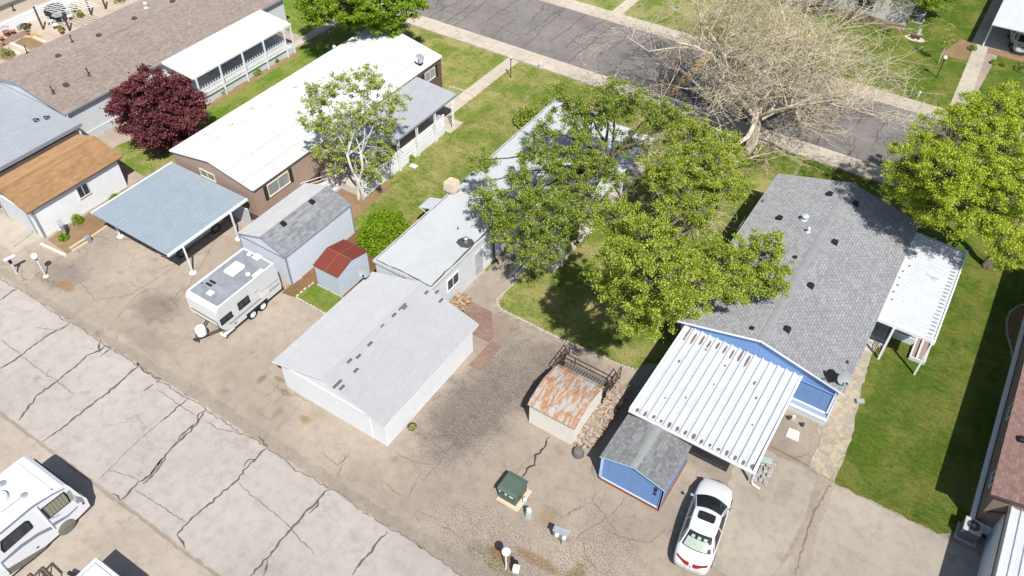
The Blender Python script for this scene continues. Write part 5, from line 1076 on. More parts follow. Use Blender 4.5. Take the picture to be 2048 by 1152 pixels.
# rusty ladder-rack trailer behind the rusty shed
rk = thing('rack_trailer', 'rusty steel utility trailer frame with slatted bed behind the rusty barn roof shed', 'trailer frame', (-11.5,25.8,0))
RB = flat('brown_steel', S(120,104,92,.5), .8, .3, .2, var=.35, scale=8)
mb = MB(rk)
mb.tube([(-13.0,25.9,.95),(-10.0,25.85,.95)],.04,6); mb.tube([(-13.0,24.9,.95),(-10.0,24.9,.95)],.03,6)
for x in (-13.,-12.3,-10.0): mb.tube([(x,25.9,0),(x,25.9,.95)],.035,6)
mb.build('top_rail', RB, rk)
mb = MB(rk)
for i in range(16): x = -12.75+i*.175; mb.box(x,25.0,.45,x+.12,25.85,.49)
mb.build('slatted_bed', flat('grey_boards',S(150,142,134,.5),.9,var=.3,scale=6), rk)
for x0 in (-13.05,-9.85):
    mb = MB(rk)
    for z in (.35,.75,1.15): mb.tube([(x0,24.9,z),(x0,26.6,z)],.03,5)
    for y in (24.9,25.5,26.1,26.6): mb.tube([(x0,y,.1),(x0,y,1.15)],.03,5)
    mb.build('side_gate', RB, rk)
for x0 in (-12.9,-10.1):
    mb = MB(rk); mb.lathe((x0,25.45,.3),[(.15,-.09),(.3,-.09),(.3,.09),(.15,.09)],16,0,'X'); mb.build('wheel', RUBBER, rk)
# firewood
def woodpile(name, label, x0, x1, y0, y1, hmax, n, m, endgrain, bow=True):
    g = thing(name, label, 'firewood', ((x0+x1)/2,(y0+y1)/2,0)); rw = random.Random(3)
    mb = MB(g)
    for i in range(n):
        u, v = rw.random(), rw.random(); x = x0+(x1-x0)*u; y = y0+(y1-y0)*v
        top = hmax*(1-abs(2*u-1)**2.*.6 if bow else 1)*(1-abs(2*v-1)**4*.5); z = .05+top*rw.random()**.5; L_ = rw.uniform(.3,.5); an = rw.gauss(0,.35)+(math.pi/2 if rw.random()<.3 else 0); tl = rw.gauss(0,.25); r = rw.uniform(.035,.075)
        d_ = Vector((math.cos(an)*math.cos(tl),math.sin(an)*math.cos(tl),math.sin(tl)))*L_/2; c = Vector((x,y,z)); mb.tube([tuple(c-d_),tuple(c+d_)],[r,r*.9],5,0 if rw.random()<.6 else 1)
    mb.build('logs', [m,endgrain], g); return g
LOG1 = flat('split_log', S(178,152,126,.72), .9, .1, var=.4, scale=10); LOG2 = flat('log_end', S(206,176,140,.75), .9, .1, var=.3, scale=14); LOG3 = flat('grey_branch', S(176,158,142,.75), .9, .1, var=.4, scale=10); LOG4 = flat('grey_log_end', S(204,186,168,.78), .9, .1, var=.4, scale=12)
woodpile('firewood_pile','rounded stack of split firewood against the right wall of the white home',-20.85,-20.05,25.0,27.0,.75,230,LOG1,LOG2)
woodpile('firewood_pile','long pile of grey branches and logs along the right side of the rusty shed',-9.82,-9.05,21.6,26.2,.42,480,LOG3,LOG4,False)
mb = MB(); mb.box(-9.06,21.9,0,-8.96,25.2,.16); tag(mb.build('timber_beam', flat('orange_timber',S(176,130,96,.5),.9,var=.3,scale=8)), 'reddish timber beam lying along the outer side of the branch pile', 'timber')
p = un(1157,902,.3); g = thing('wheelbarrow_tub','upturned grey metal tub at the near end of the branch pile by the cream shed','tub',(p.x,p.y,0)); mb = MB(g); mb.lathe((p.x,p.y,.0),[(.30,0),(.31,.12),(.24,.36),(.1,.42)],18); mb.build('tub', flat('weathered_grey_metal',S(158,154,148,.5),.7,var=.2,scale=8), g, smooth='auto'); mb = MB(g); mb.box(p.x-.32,p.y-.03,.02,p.x+.32,p.y+.03,.05); mb.build('handle', DARK, g)
# stacked stones and green box by the right carport
mb = MB(); rw = random.Random(5)
for i in range(7):
    for j in range(3):
        for k_ in range(2 if j else 1):
            if rw.random() < .85: c = (-1.25+j*.22+rw.gauss(0,.02), 24.75+i*.19+rw.gauss(0,.02), .07+k_*.13); mb.obox(c,(.19,.15,.11),rw.gauss(0,.25))
tag(mb.build('stone_stack', flat('pale_blocks',(.42,.39,.36,1),.9,var=.3,scale=5), bevel=.012), 'stack of small pale paving blocks by the right front post of the ribbed carport', 'stones')
p = un(1533,922,.2); mb = MB(); mb.obox((p.x,p.y,.2),(.55,.35,.25),.2); tag(mb.build('storage_bin', flat('pale_green_bin',(.36,.47,.43,1),.5), bevel=.03), 'pale green bin beside the stack of paving blocks at the carport edge', 'bin')
p = un(1720,803,.1); mb = MB(); mb.obox((p.x,p.y,.12),(.42,.24,.2),.5); tag(mb.build('valve_box', flat('sage_box',(.32,.42,.34,1),.6), bevel=.02), 'small sage green valve box between flagstones and lawn beside the blue home', 'box')
pts = [un(x,y) for x,y in ((1587,868),(1594,880),(1571,872),(1576,857))]; mb = MB(); mb.prism([(q.x,q.y) for q in [un(1578,856),un(1599,865),un(1596,884),un(1571,873)]],.0,.05); tag(mb.build('hatch_cover', CREAM), 'square cream cover lying on the ground in front of the blue home skirting', 'hatch')
for (px,py,lab,m) in ((1586,838,'small cream block close to the white skirting of the blue home',CREAM),(1604,852,'small dark block near the skirting of the blue home right of the cream block',DARK),(1577,838,'dark little post left of the cream block at the blue home skirting',DARK)):
    p = un(px,py); mb = MB(); mb.obox((p.x,p.y,.13),(.16,.12,.26),.2); tag(mb.build('block', m, bevel=.01), lab, 'block')
# evaporative cooler under a tan cover on the white home's roof
p = un(899,392,2.95); g = thing('evaporative_cooler','tan canvas covered cooler on the left edge of the flat white roof','cooler',(-25.1,32.2,2.9))
mb = MB(g)
rings = [(.0,.38),(.12,.43),(.4,.42),(.66,.40),(.72,.37),(.74,.30)]; n = 32; kk = len(mb.v)
for h_, r_3 in rings:
    for j in range(n):
        t = 2*math.pi*j/n; sq = 1/(abs(math.cos(t))**6+abs(math.sin(t))**6)**(1/6); rr = r_3*sq*(1+(.05*math.sin(t*13+h_*3)+.03*math.sin(t*7-h_*9))*(1 if h_<.7 else .1)); mb.v.append((-25.1+rr*math.cos(t),32.2+rr*math.sin(t),2.88+h_))
for i in range(len(rings)-1):
    for j in range(n): mb.f.append((kk+i*n+j,kk+i*n+(j+1)%n,kk+(i+1)*n+(j+1)%n,kk+(i+1)*n+j)); mb.m.append(0)
mb.f.append(tuple(kk+(len(rings)-1)*n+j for j in range(n))); mb.m.append(0)
mb.build('canvas_cover', flat('tan_canvas',(.52,.44,.33,1),.9,var=.2,scale=3), g, smooth='auto')
mb = MB(g); mb.tube([(-25.1+.47*math.cos(t),32.2+.47*math.sin(t),3.0) for t in np.linspace(0,6.28,17)],.015,4); mb.build('tie_rope', BLACK, g)
# air conditioners
def acunit(x, y, label, s=.8, m=STEEL):
    g = thing('air_conditioner', label, 'air conditioner', (x,y,0)); mb = MB(g); mb.box(x-s/2-.1,y-s/2-.1,0,x+s/2+.1,y+s/2+.1,.08); mb.build('pad', CONC, g)
    mb = MB(g); mb.box(x-s/2,y-s/2,.08,x+s/2,y+s/2,.8); mb.build('coil', siding('louvred_grey',(.22,.23,.24,1),.06,True,.5,duty=.4) if 'louvred_grey' not in bpy.data.materials else bpy.data.materials['louvred_grey'], g)
    mb = MB(g); mb.box(x-s/2-.02,y-s/2-.02,.8,x+s/2+.02,y+s/2+.02,.86); lid = mb.build('top_cover', m, g, bevel=.02)
    mb = MB(g); mb.off = Vector(lid['_loc']); mb.lathe((x,y,.862),[(.30*s/.8,0),(.30*s/.8,.012)],24); fg = mb.build('fan_grille', BLACK, lid)
    mb = MB(g); mb.off = Vector(lid['_loc'])
    for r in (.1,.2,.3): mb.tube([(x+r*s/.8*math.cos(t),y+r*s/.8*math.sin(t),.885) for t in np.linspace(0,6.2832,21)],.008,4)
    for a in range(8): t = a*math.pi/4; mb.tube([(x,y,.885),(x+.3*s/.8*math.cos(t),y+.3*s/.8*math.sin(t),.885)],.007,4)
    mb.lathe((x,y,.87),[(.09,0),(.08,.03)],12); mb.build('grille_wire', GREY, lid)
acunit(8.15,27.35,'grey air conditioner in shadow at the corner of the taupe home',.75,flat('pale_ac_top',(.50,.49,.46,1),.6)); acunit(-6.35,79.0,'grey air conditioner on the lawn beside the cream home across the street',.9)
# wishing well ornament
p = un(1829,78); g = thing('garden_ornament','red-brown crate planter ringed with white stones on the lawn near the cream home','garden ornament',(p.x,p.y,0)); x, y = p.x, p.y
mb = MB(g); mb.prism([(x+.75*math.cos(t)*1.2,y+.5*math.sin(t)) for t in np.linspace(0,6.0,14)],0,.05); mb.build('stone_bed', flat('pinkish_gravel',(.55,.45,.38,1),.9,var=.3,scale=9), g)
mb = MB(g); mb.box(x-.4,y-.2,.05,x+.4,y+.2,.35); mb.build('crate', flat('red_brown_wood',(.14,.06,.04,1),.8), g)
mb = MB(g)
for i in range(8): mb.ball((x+random.uniform(-.6,.6),y+random.uniform(-.4,.4),.1),.07,8,0,1,5)
mb.build('white_stones', WHITE, g, smooth=True); mb = MB(g); mb.box(x+.05,y+.15,.3,x+.3,y+.2,.95); mb.build('figure_board', PEDM, g)
# low lattice / pergola, furniture and pots on the patio at top left
pg = thing('pergola','open white pergola bars on brown posts over the patio furniture at top left','pergola',(-69,36,0))
PT = flat('brown_post', S(120,108,100,.5), .8, var=.2)
a0 = un(87,59); a1 = un(212,18); 
tops = []
for px, py in ((87,59),(212,18),(140,62),(183,30)):
    q = un(px,py); mb = MB(pg); mb.box(q.x-.06,q.y-.06,0,q.x+.06,q.y+.06,2.15); mb.build('post', PT, pg)
mb = MB(pg)
cA, cB = un(68,12,2.2), un(108,26,2.2); dv = (un(160,-2,2.2)-cA)
for i in range(6): s_ = cA.lerp(cB,i/5); mb.tube([tuple(s_),tuple(s_+dv)],.03,5)
for i in range(8): s_ = cA+dv*(i/7); mb.tube([tuple(s_),tuple(s_+(cB-cA))],.022,4)
mb.build('roof_bars', WHITE2, pg)
p = un(108,16,.8); g = thing('boat_cover','dark brown covered mound under the pergola at top left','cover',(p.x,p.y,0)); mb = MB(g); mb.ball((p.x,p.y,.55),.95,18,0,.65,10); mb.build('cover', flat('dark_brown_cover',(.035,.028,.028,1),.85,var=.2), g, smooth=True); mb = MB(g); mb.tube([(p.x+.93*math.cos(t),p.y+.93*math.sin(t),.4) for t in np.linspace(0,6.28,15)],.03,5); mb.build('cord', DARK, g)
def chair(px, py, rz, label, m=None):
    p = un(px,py); g = thing('garden_chair', label, 'chair', (p.x,p.y,0), 'white garden chairs around the glass table', rz); m = m or WHITE
    mb = MB(g); mb.box(-.23,-.23,.40,.23,.23,.44); mb.build('seat', m, g, bevel=.01)
    mb = MB(g)
    for i in range(6): mb.box(-.22+i*.082,.21,.44,-.19+i*.082,.24,.88)
    mb.tube([(-.23,.22,.45),(-.2,.24,.85),(0,.25,.95),(.2,.24,.85),(.23,.22,.45)],.02,5); mb.build('backrest', m, g)
    for sx in (-1,1):
        for sy in (-1,1): mb = MB(g); mb.tube([(sx*.2,sy*.2,.42),(sx*.24,sy*.24,0)],.018,5); mb.build('leg', m, g)
chair(103,50,R(-150),'white garden chair nearest the pergola post at top left'); chair(112,58,R(160),'white garden chair on the near side of the glass table at top left'); chair(143,40,R(60),'white garden chair right of the glass table at top left'); chair(124,30,R(10),'white garden chair on the far side of the glass table at top left')
p = un(122,44); g = thing('garden_table','round glass garden table among white chairs at top left','table',(p.x,p.y,0)); mb = MB(g); mb.lathe((p.x,p.y,.7),[(.55,0),(.55,.03)],24); mb.build('tabletop', flat('greenish_glass_top',(.42,.46,.42,1),.2,.6), g)
for k_ in range(3): 
    t = k_*2.09; mb = MB(g); mb.tube([(p.x+.3*math.cos(t),p.y+.3*math.sin(t),.7),(p.x+.42*math.cos(t),p.y+.42*math.sin(t),0)],.02,5); mb.build('leg', WHITE, g)
TERRA = flat('terracotta', S(198,134,104,.6), .85, var=.15)
pots = [(16,72,.28,'widest terracotta pot, leftmost of the pots by the white base band at top left'),(5,82,.2,'orange pot at the left edge below the wide pot'),(60,52,.16,'terracotta pot to the right of the dark planter at top left'),(8,91,.13,'small clay pot at the left edge above the wooden steps'),(57,70,.12,'small clay pot by the yellow mat at top left'),(125,68,.2,'terracotta pot at the roof edge below the white chairs at top left'),(28,68,.2,'terracotta pot second from the left by the white base band')]
for px, py, r_4, lab in pots:
    p = un(px,py); g = thing('flower_pot', lab, 'pot', (p.x,p.y,0), 'clay pots on the patio'); mb = MB(g); mb.lathe((p.x,p.y,0),[(r_4*.65,0),(r_4,r_4*1.4),(r_4*1.06,r_4*1.45),(r_4*1.06,r_4*1.6),(r_4*.85,r_4*1.6),(r_4*.8,r_4*1.4)],16); mb.build('pot', TERRA, g, smooth='auto'); mb = MB(g); mb.lathe((p.x,p.y,r_4*1.35),[(r_4*.8,0),(r_4*.6,.03)],12); mb.build('soil', SOIL, g)
p = un(52,58); g = thing('planter_tub','dark tub of spiky plants against the white base band at top left','planter',(p.x,p.y,0)); mb = MB(g); mb.lathe((p.x,p.y,0),[(.2,0),(.28,.45),(.24,.45),(.2,.4)],14); mb.build('tub', flat('dark_tub',(.04,.045,.04,1),.7), g, smooth='auto')
for px, py, lab in ((40,60,'leftmost grey galvanised bin against the white base band'),(45,57,'right hand grey galvanised bin beside the dark tub')):
    p = un(px,py); g = thing('metal_bin', lab, 'bin', (p.x,p.y,0)); mb = MB(g); mb.lathe((p.x,p.y,0),[(.15,0),(.18,.42),(.16,.42)],14); mb.build('bin', STEEL, g, smooth='auto')
p = un(8,62,.5); g = thing('wire_rack','low wire rack with arched back at the left edge of the patio','rack',(p.x,p.y,0)); mb = MB(g)
for i in range(7): t = -.5+i/6; mb.tube([(p.x,p.y+t,0),(p.x,p.y+t,.9-.9*t*t)],.012,4)
mb.tube([(p.x,p.y-.5+i/10,.9-.9*(-.5+i/10)**2) for i in range(11)],.016,4); mb.build('wires', DARK, g)
q4 = [un(*q) for q in ((63,72),(88,72),(78,80),(62,76))]; mb = MB(); mb.prism([(q.x,q.y) for q in [un(58,65),un(87,72),un(78,77),un(52,70)]],.006,.02); setg(mb.build('path_mat', flat('yellow_ochre_mat',S(218,178,110,.6),.9)))
mb = MB(); mb.prism([(q.x,q.y) for q in [un(0,96),un(10,92),un(60,66),un(50,60),un(20,72),un(0,86)]],.008,.02); setg(mb.build('brick_path', BRICKP))
mb = MB(); mb.prism([(q.x,q.y) for q in [un(28,87),un(45,75),un(62,76),un(90,88),un(60,100)]],.008,.02); setg(mb.build('soil_bed', SOIL)); mb = MB(); mb.prism([(q.x,q.y) for q in [un(0,97),un(8,96),un(36,108),un(20,122),un(0,118)]],.008,.02); setg(mb.build('soil_bed', SOIL))
for i,(a_,b_,lab) in enumerate((((10,95),(40,110),'lower of the pale timbers crossing the planting bed at top left'),((22,88),(52,100),'middle pale timber crossing the planting bed at top left'),((68,75),(93,86),'short pale timber beside the yellow mat at top left'))):
    pa, pb = un(*a_), un(*b_); d_ = pb-pa; mb = MB(); mb.obox(((pa.x+pb.x)/2,(pa.y+pb.y)/2,.06),(d_.length,.3 if i<2 else .15,.1),math.atan2(d_.y,d_.x)); tag(mb.build('timber_curb', CREAM), lab, 'timber')
# border stones in front of brown home etc.
mb = MB(); rw = random.Random(9)
for i in range(9): mb.ball((-35.3+i*.3,45.9+rw.gauss(0,.05),.05),.13,7,0,.7,5)
tag(mb.build('border_stones', CONC), 'curved row of pale stones at the street end of the brown home', 'stones')
p = un(854,312); mb = MB(); mb.box(-31.55,35.6,0,-31.0,36.0,.06); tag(mb.build('valve_box', PEDM), 'small pale green lid in the grass beside the porch trellis posts', 'box')

# ================================================================ TREES AND PLANTS
def leafmat(name, cols, trans=.35, clump=1.2):
    t = NT(name); isl = t.n('NewGeometry').outputs['Random Per Island']; n = t.noise(t.pos(), clump, 3, .6)
    f = t.math('ADD', t.math('MULTIPLY', isl, .6), t.math('MULTIPLY', n, .4)); c = t.ramp(f, [(.15+.6*i/(len(cols)-1),c_) for i, c_ in enumerate(cols)])
    d = t.n('BsdfDiffuse', i_Color=c); tr = t.n('BsdfTranslucent', i_Color=c); m = t.n('MixShader', i_0=trans, i_1=d.outputs[0], i_2=tr.outputs[0])
    gl = t.n('BsdfGlossy', i_Roughness=.45, i_Color=(1,1,1,1)); m2 = t.n('MixShader', i_0=.04, i_1=m.outputs[0], i_2=gl.outputs[0]); t.t.links.new(m.outputs[0], t.out.inputs['Surface']); return t.mat
def barkmat(name, c1, c2, scale=4.): 
    t = NT(name); n = t.noise(t.mapv(t.pos(), scale=(1,1,.35)), scale, 7, .7); return t.done(t.ramp(n, [(.35,c1),(.6,c2)]), .9, .1, 0, n, .5)
def leaf_mesh(name, P, size, m, parent, up=.35, aspect=.75):
    N = len(P); s = size*rng.uniform(.6,1.25,(N,1)); nrm = rng.normal(size=(N,3)); nrm[:,2] = np.abs(nrm[:,2])+up; nrm /= np.linalg.norm(nrm,axis=1,keepdims=True)
    r = rng.normal(size=(N,3)); u = np.cross(nrm,r); u /= np.linalg.norm(u,axis=1,keepdims=True); v = np.cross(nrm,u)
    off = np.array(parent['_loc']); P = P-off; V = np.stack([P+u*s, P+v*s*aspect+nrm*s*.12, P-u*s, P-v*s*aspect+nrm*s*.12],1).reshape(-1,3)
    me = bpy.data.meshes.new(name); me.vertices.add(4*N); me.vertices.foreach_set('co', V.astype(np.float32).ravel()); me.loops.add(4*N); me.loops.foreach_set('vertex_index', np.arange(4*N,dtype=np.int32))
    me.polygons.add(N); me.polygons.foreach_set('loop_start', np.arange(N,dtype=np.int32)*4); me.polygons.foreach_set('loop_total', np.full(N,4,np.int32)); me.materials.append(m); me.update(calc_edges=True); me.validate()
    o = bpy.data.objects.new(name, me); col.objects.link(o); o.parent = parent; return o
def auto_z(base, px, py, zmin=1.5, zmax=14):
    best = None
    for z in np.arange(zmin,zmax,.1):
        q = un(px,py,z); d = math.hypot(q.x-base.x,q.y-base.y)
        if best is None or d < best[0]: best = (d, z)
    return best[1]
def shell(c, Rr, K, flat_=.8, inner=.5):
    d = rng.normal(size=(K,3)); d /= np.linalg.norm(d,axis=1,keepdims=True); r = Rr*(inner+(1-inner)*rng.random((K,1))**.6); q = d*r; q[:,2] *= flat_; return np.array(c)+q
def wob(a, b, k=3, amp=.15, sag=0.):
    a, b = Vector(a), Vector(b); L_ = (b-a).length; out = [a]
    for i in range(1,k): t = i/k; out.append(a.lerp(b,t)+Vector(rng.normal(size=3))*amp*L_*.3+Vector((0,0,sag*L_*t*(1-t))))
    return out+[b]
def tree(name, label, base_px, lobes, lm, bm, size=.09, fork=.35, r0=.28, dens=14, per=60, rc=.38, group=None, stems=1, category='tree', twig=True, lean=(0,0), flat_=.8, inner=.45, base_xy=None, clumpvar=.5):
    b = un(*base_px) if base_xy is None else Vector(base_xy+(0,)); g = thing(name, label, category, (b.x,b.y,0), group); C = []
    for lb in lobes:
        px, py, z, Rr = lb; z = auto_z(b, px, py) if z is None else z; q = un(px,py,z); C.append((q, Rr))
    top = max(q.z for q,_ in C); mb = MB(g); fk = b+Vector((lean[0],lean[1],top*fork)); pts = []
    for s_ in range(stems):
        o = Vector((math.cos(s_*2.4)*.22,math.sin(s_*2.4)*.22,0)) if stems > 1 else Vector((0,0,0)); f2 = fk+o*3
        mb.tube([tuple(b+o-Vector((0,0,.1))), tuple(b+o*1.1+Vector((0,0,.25))), *[tuple(v) for v in wob(b+o+Vector((0,0,.3)), f2, 3, .1)]], [r0*1.45,r0*1.15,r0,r0*.92,r0*.88,r0*.8], 10)
        for i,(q,Rr) in enumerate(C):
            if stems > 1 and i%stems != s_: continue
            w_ = wob(f2, q, 4, .16, .25); mb.tube([tuple(v) for v in w_], [r0*.62,r0*.5,r0*.36,r0*.24,r0*.14], 7, cap=False)
    for q, Rr in C:
        K = max(6,int(dens*Rr*Rr)); cl = shell(q, Rr, K, flat_, inner); cl = cl[cl[:,2]>.5]
        for c in cl:
            if twig and rng.random() < .8:
                w_ = wob(q, c, 3, .2, .1); mb.tube([tuple(v) for v in w_], [r0*.13,r0*.10,r0*.06,.008], 4, cap=False)
            k_ = int(per*rng.uniform(1-clumpvar,1+clumpvar)); rr = rc*rng.uniform(.7,1.3); p_ = rng.normal(size=(k_,3))*rr*.5; p_[:,2] *= .6; pts.append(c+p_)
    mb.build('trunk', bm, g, smooth=True, fixn=False); leaf_mesh('crown', np.concatenate(pts), size, lm, g); return g
LF_BIG = leafmat('maple_leaves', [S(74,96,30,1.),S(112,136,44,1.),S(148,168,64,1.),S(190,200,108,1.)], .35)
LF_BIG2 = leafmat('brighter_maple_leaves', [S(88,110,34,1.),S(132,152,46,1.),S(168,184,68,1.),S(204,212,112,1.)], .36)  # brighter leaf greens for the maple beside the blue home
LF_YEL = leafmat('yellow_green_leaves', [S(110,140,30,.95),S(158,182,46,.95),S(194,208,70,.95),S(220,224,116,.95)], .4)
LF_BRI = leafmat('bright_green_leaves', [S(100,136,36,.9),S(138,172,50,.9),S(172,198,76,.9)], .4)
LF_BUR = leafmat('burgundy_leaves', [S(86,46,50,.95),S(116,64,68,.95),S(148,94,96,.95)], .25)
LF_OLI = leafmat('olive_young_leaves', [S(120,134,56,1.),S(156,168,74,1.),S(192,198,112,1.)], .3)
LF_TAN = leafmat('tan_buds', [S(166,154,106,.9),S(188,176,124,.9),S(208,198,152,.9)], .3)
LF_BUSH = leafmat('bush_leaves', [S(94,126,28,.9),S(126,158,42,.9),S(156,184,58,.9)], .3)
BK_G = barkmat('grey_bark', S(88,78,70,.8), S(140,126,112,.8)); BK_W = barkmat('white_bark', S(160,154,144,.85), S(218,214,206,.92), 5.); BK_S = barkmat('tan_mottled_bark', S(178,166,146,.88), S(222,210,190,.97), 2.5)

# big green maple by the flat-roofed home
tree('maple_tree','large dark green maple spreading its branches over the flat white roof',(1208,418),
 [(1185,235,None,2.1),(1130,205,None,1.5),(1245,200,9.,1.7),(1300,235,None,1.6),(1270,290,None,1.2),(1090,262,None,1.1),(1040,345,6.2,.9),(975,395,5.6,1.3),(960,320,6.5,1.),(1030,420,5.4,1.5),(1090,440,5.6,1.8),(1140,370,6.5,1.4),(1060,500,4.4,1.2),(1150,440,6.,1.3),(1350,240,8,1.2),(1190,330,6.5,1.1),(1215,185,9.5,1.0),(1110,330,7,1.0),(1140,470,4.6,1.),(1010,470,4.4,.9),(1060,385,5.8,1.5),(1000,430,5.,1.2),(1150,300,7.5,1.5),(1100,500,4.6,1.1),(1180,400,6.5,1.3),(1060,300,6.5,1.1),(1230,350,7,1.1),(1100,410,6.2,1.4)],
 LF_BIG,BK_G,.047,.42,.20,24,88,.25,inner=.15,clumpvar=.7)
tree('maple_tree','wide green maple shading the lawn just left of the blue home',(1296,640),
 [(1290,490,9.6,1.8),(1245,535,9.2,1.6),(1310,555,10.2,2.0),(1345,610,9.2,1.5),(1250,600,8.2,1.2),(1290,640,7.6,1.1),(1385,560,8.6,1.4),(1450,520,6.4,1.6),(1520,510,6.2,1.7),(1540,560,5.6,1.2),(1470,570,6.,1.3),(1420,330,7.5,1.9),(1380,280,8.,1.6),(1450,380,7.2,1.6),(1340,340,7.5,1.6),(1400,420,6.6,1.2),(1235,440,9.,1.4),(1330,410,6.5,.9),(1455,300,7.5,1.2),(1200,545,8.2,.9),(1330,500,9,1.4)],
 LF_BIG2,BK_G,.048,.4,.20,25,130,.26,inner=.25,clumpvar=.7)
tree('maple_tree','bright yellow-green maple with its trunk in the lawn behind the patio roof at right',(1972,532),
 [(1850,330,8.2,2.1),(1900,280,9.,2.2),(1960,240,9.5,2.0),(1830,375,6.6,1.7),(1880,400,6.5,1.8),(1950,340,8.5,2.4),(2010,300,9.,2.2),(2000,400,7.5,2.2),(1940,430,6.6,1.8),(2030,460,6.,1.8),(2010,210,9.5,1.6),(1850,290,8.,1.2),(2050,370,8.,2.),(1900,350,9,1.8),(2040,250,9,1.8),(1810,340,6.8,1.),(1860,420,5.2,1.),(2020,510,5,1.1)],
 LF_YEL,BK_G,.05,.4,.26,20,140,.28,inner=.3,clumpvar=.6)
tree('maple_tree','bright green tree partly cut by the top edge beyond the long white roof',(700,58),
 [(640,10,5.5,1.9),(690,5,6.5,1.9),(740,0,6.5,2.),(700,-30,7,2.2),(780,10,5.8,1.8),(770,50,4.4,1.2),(700,42,4.4,1.),(820,8,5.,1.3),(650,-30,6.5,2.),(780,-40,7,2.),(620,-5,4.6,1.2)],
 LF_BRI,BK_G,.085,.35,.24,20,100,.34)
tree('maple_tree','dense burgundy-leaved tree beside the grey-brown roofed home',(322,306),
 [(315,215,None,2.1),(270,200,None,1.5),(360,210,None,1.7),(300,170,None,1.5),(330,260,None,1.6),(270,240,2.8,1.3),(380,240,3.2,1.1),(345,175,None,1.2),(245,195,3.4,1.),(240,220,3.,.8),(300,265,2.6,1.1),(395,205,3.4,.7)],
 LF_BUR,BK_G,.085,.3,.2,30,80,.30)
tree('aspen_tree','white-barked multi-stem tree with sparse olive leaf clusters beside the brown home',(722,396),
 [(640,190,None,1.2),(625,240,None,1.),(690,170,8.,1.2),(735,165,None,1.3),(700,240,None,1.3),(770,230,6.5,1.2),(655,300,None,1.),(760,300,None,1.),(730,210,None,1.2),(790,200,6.5,1.),(660,250,None,1.),(700,300,None,1.),(735,335,2.8,.9),(670,340,2.6,.7),(630,200,7.5,.9),(745,350,2.2,.8),(765,260,5.,1.)],
 LF_OLI,BK_W,.058,.45,.09,34,34,.20,stems=3,flat_=.9,inner=.2)
# sapling, tall thin tree near the top right
tree('sapling','thin young tree with a bare leaning stem on the lawn across the street',(1876,127),[(1890,85,None,.35),(1897,70,None,.45),(1900,55,None,.35)],LF_OLI,BK_S,.06,.6,.03,30,30,.2,lean=(.1,.1))
tree('maple_tree','leafy bright green branch tips at the top edge above the cream home air conditioner',(1880,-40),[(1850,-20,4.,1.6),(1880,0,2.6,1.),(1905,-25,3.5,1.3),(1862,2,2.,.8)],LF_BRI,BK_G,.12,.3,.15,14,60,.4)

# the nearly bare sycamore over the street
def sycamore(label, base, height, seed, trunk_r=.38, lean=(.4,.3), spread=1., limbs=11, reach=.74):
    rw = random.Random(seed); b = Vector(base); g = thing('sycamore_tree', label, 'tree', tuple(b)); mb = MB(g); tips = []
    def grow(p, d, ln, r, lev):
        k = 4 if lev < 2 else 3; pts = [p]; q = p; dd = d.copy(); kink = .20 if lev < 1 else .30
        for i in range(k):
            dd = (dd+Vector((rw.gauss(0,kink),rw.gauss(0,kink),rw.gauss(0,kink*.6)+(.10 if lev < 2 else .01)))).normalized(); q = q+dd*(ln/k); pts.append(q)
        rs = [r*(1-.5*i/k) for i in range(k+1)]
        mb.tube([tuple(v) for v in pts], rs, 8 if lev < 1 else (6 if lev < 2 else (4 if lev < 3 else 3)), cap=False)
        if lev >= 4: tips.append(pts[-1]); tips.append(pts[1]); return
        nch = [7,8,8,6][lev]
        for j in range(nch):
            t = rw.uniform(.25,1.) if j else 1.; i = min(k-1,int(t*k)); pp = pts[i].lerp(pts[i+1], t*k-i); az = rw.uniform(0,6.283)
            side = Vector((math.cos(az),math.sin(az),rw.uniform(-.35,.5)))*(.95 if lev else 1.); nd = (dd*(.55 if lev else .6)+side*.75).normalized()
            grow(pp, nd, ln*rw.uniform(.46,.74), max(.0135,rs[i]*rw.uniform(.38,.55)), lev+1)
    fk = b+Vector((lean[0],lean[1],height*.22)); mb.tube([tuple(b-Vector((0,0,.1))),tuple(b+Vector((0,0,.3))),tuple(b.lerp(fk,.6)),tuple(fk)],[trunk_r*1.5,trunk_r*1.15,trunk_r,trunk_r*.92],12)
    for i in range(limbs):
        az = 2*math.pi*i/limbs+rw.uniform(-.3,.3); el = rw.uniform(.12,1.25); d = Vector((math.cos(az)*math.cos(el)*spread,math.sin(az)*math.cos(el)*spread,math.sin(el))).normalized(); p0 = fk-Vector((0,0,rw.uniform(0,height*.05)))
        grow(p0, d, height*reach*rw.uniform(.65,1.), trunk_r*rw.uniform(.38,.6), 1)
    mb.build('trunk', BK_S, g, smooth=True, fixn=False)
    T = np.array([tuple(t) for t in tips]); keep = rng.random(len(T)) < .7; T = T[keep]; P_ = (T[:,None,:]+rng.normal(size=(len(T),5,3))*.14).reshape(-1,3); leaf_mesh('leaves', P_, .05, LF_TAN, g); print('sycamore', len(tips), 'tips', len(mb.f), 'faces'); return g
sycamore('huge pale sycamore with bare tangled branches hanging over the street', tuple(un(1500,300)), 12.6, 23, lean=(-.2,.5))
sycamore('tan budding sycamore across the street, its twigs reaching over the green lawn', tuple(un(1640,30)), 8.0, 5, .22, (.2,.2), 1., 7, .55)

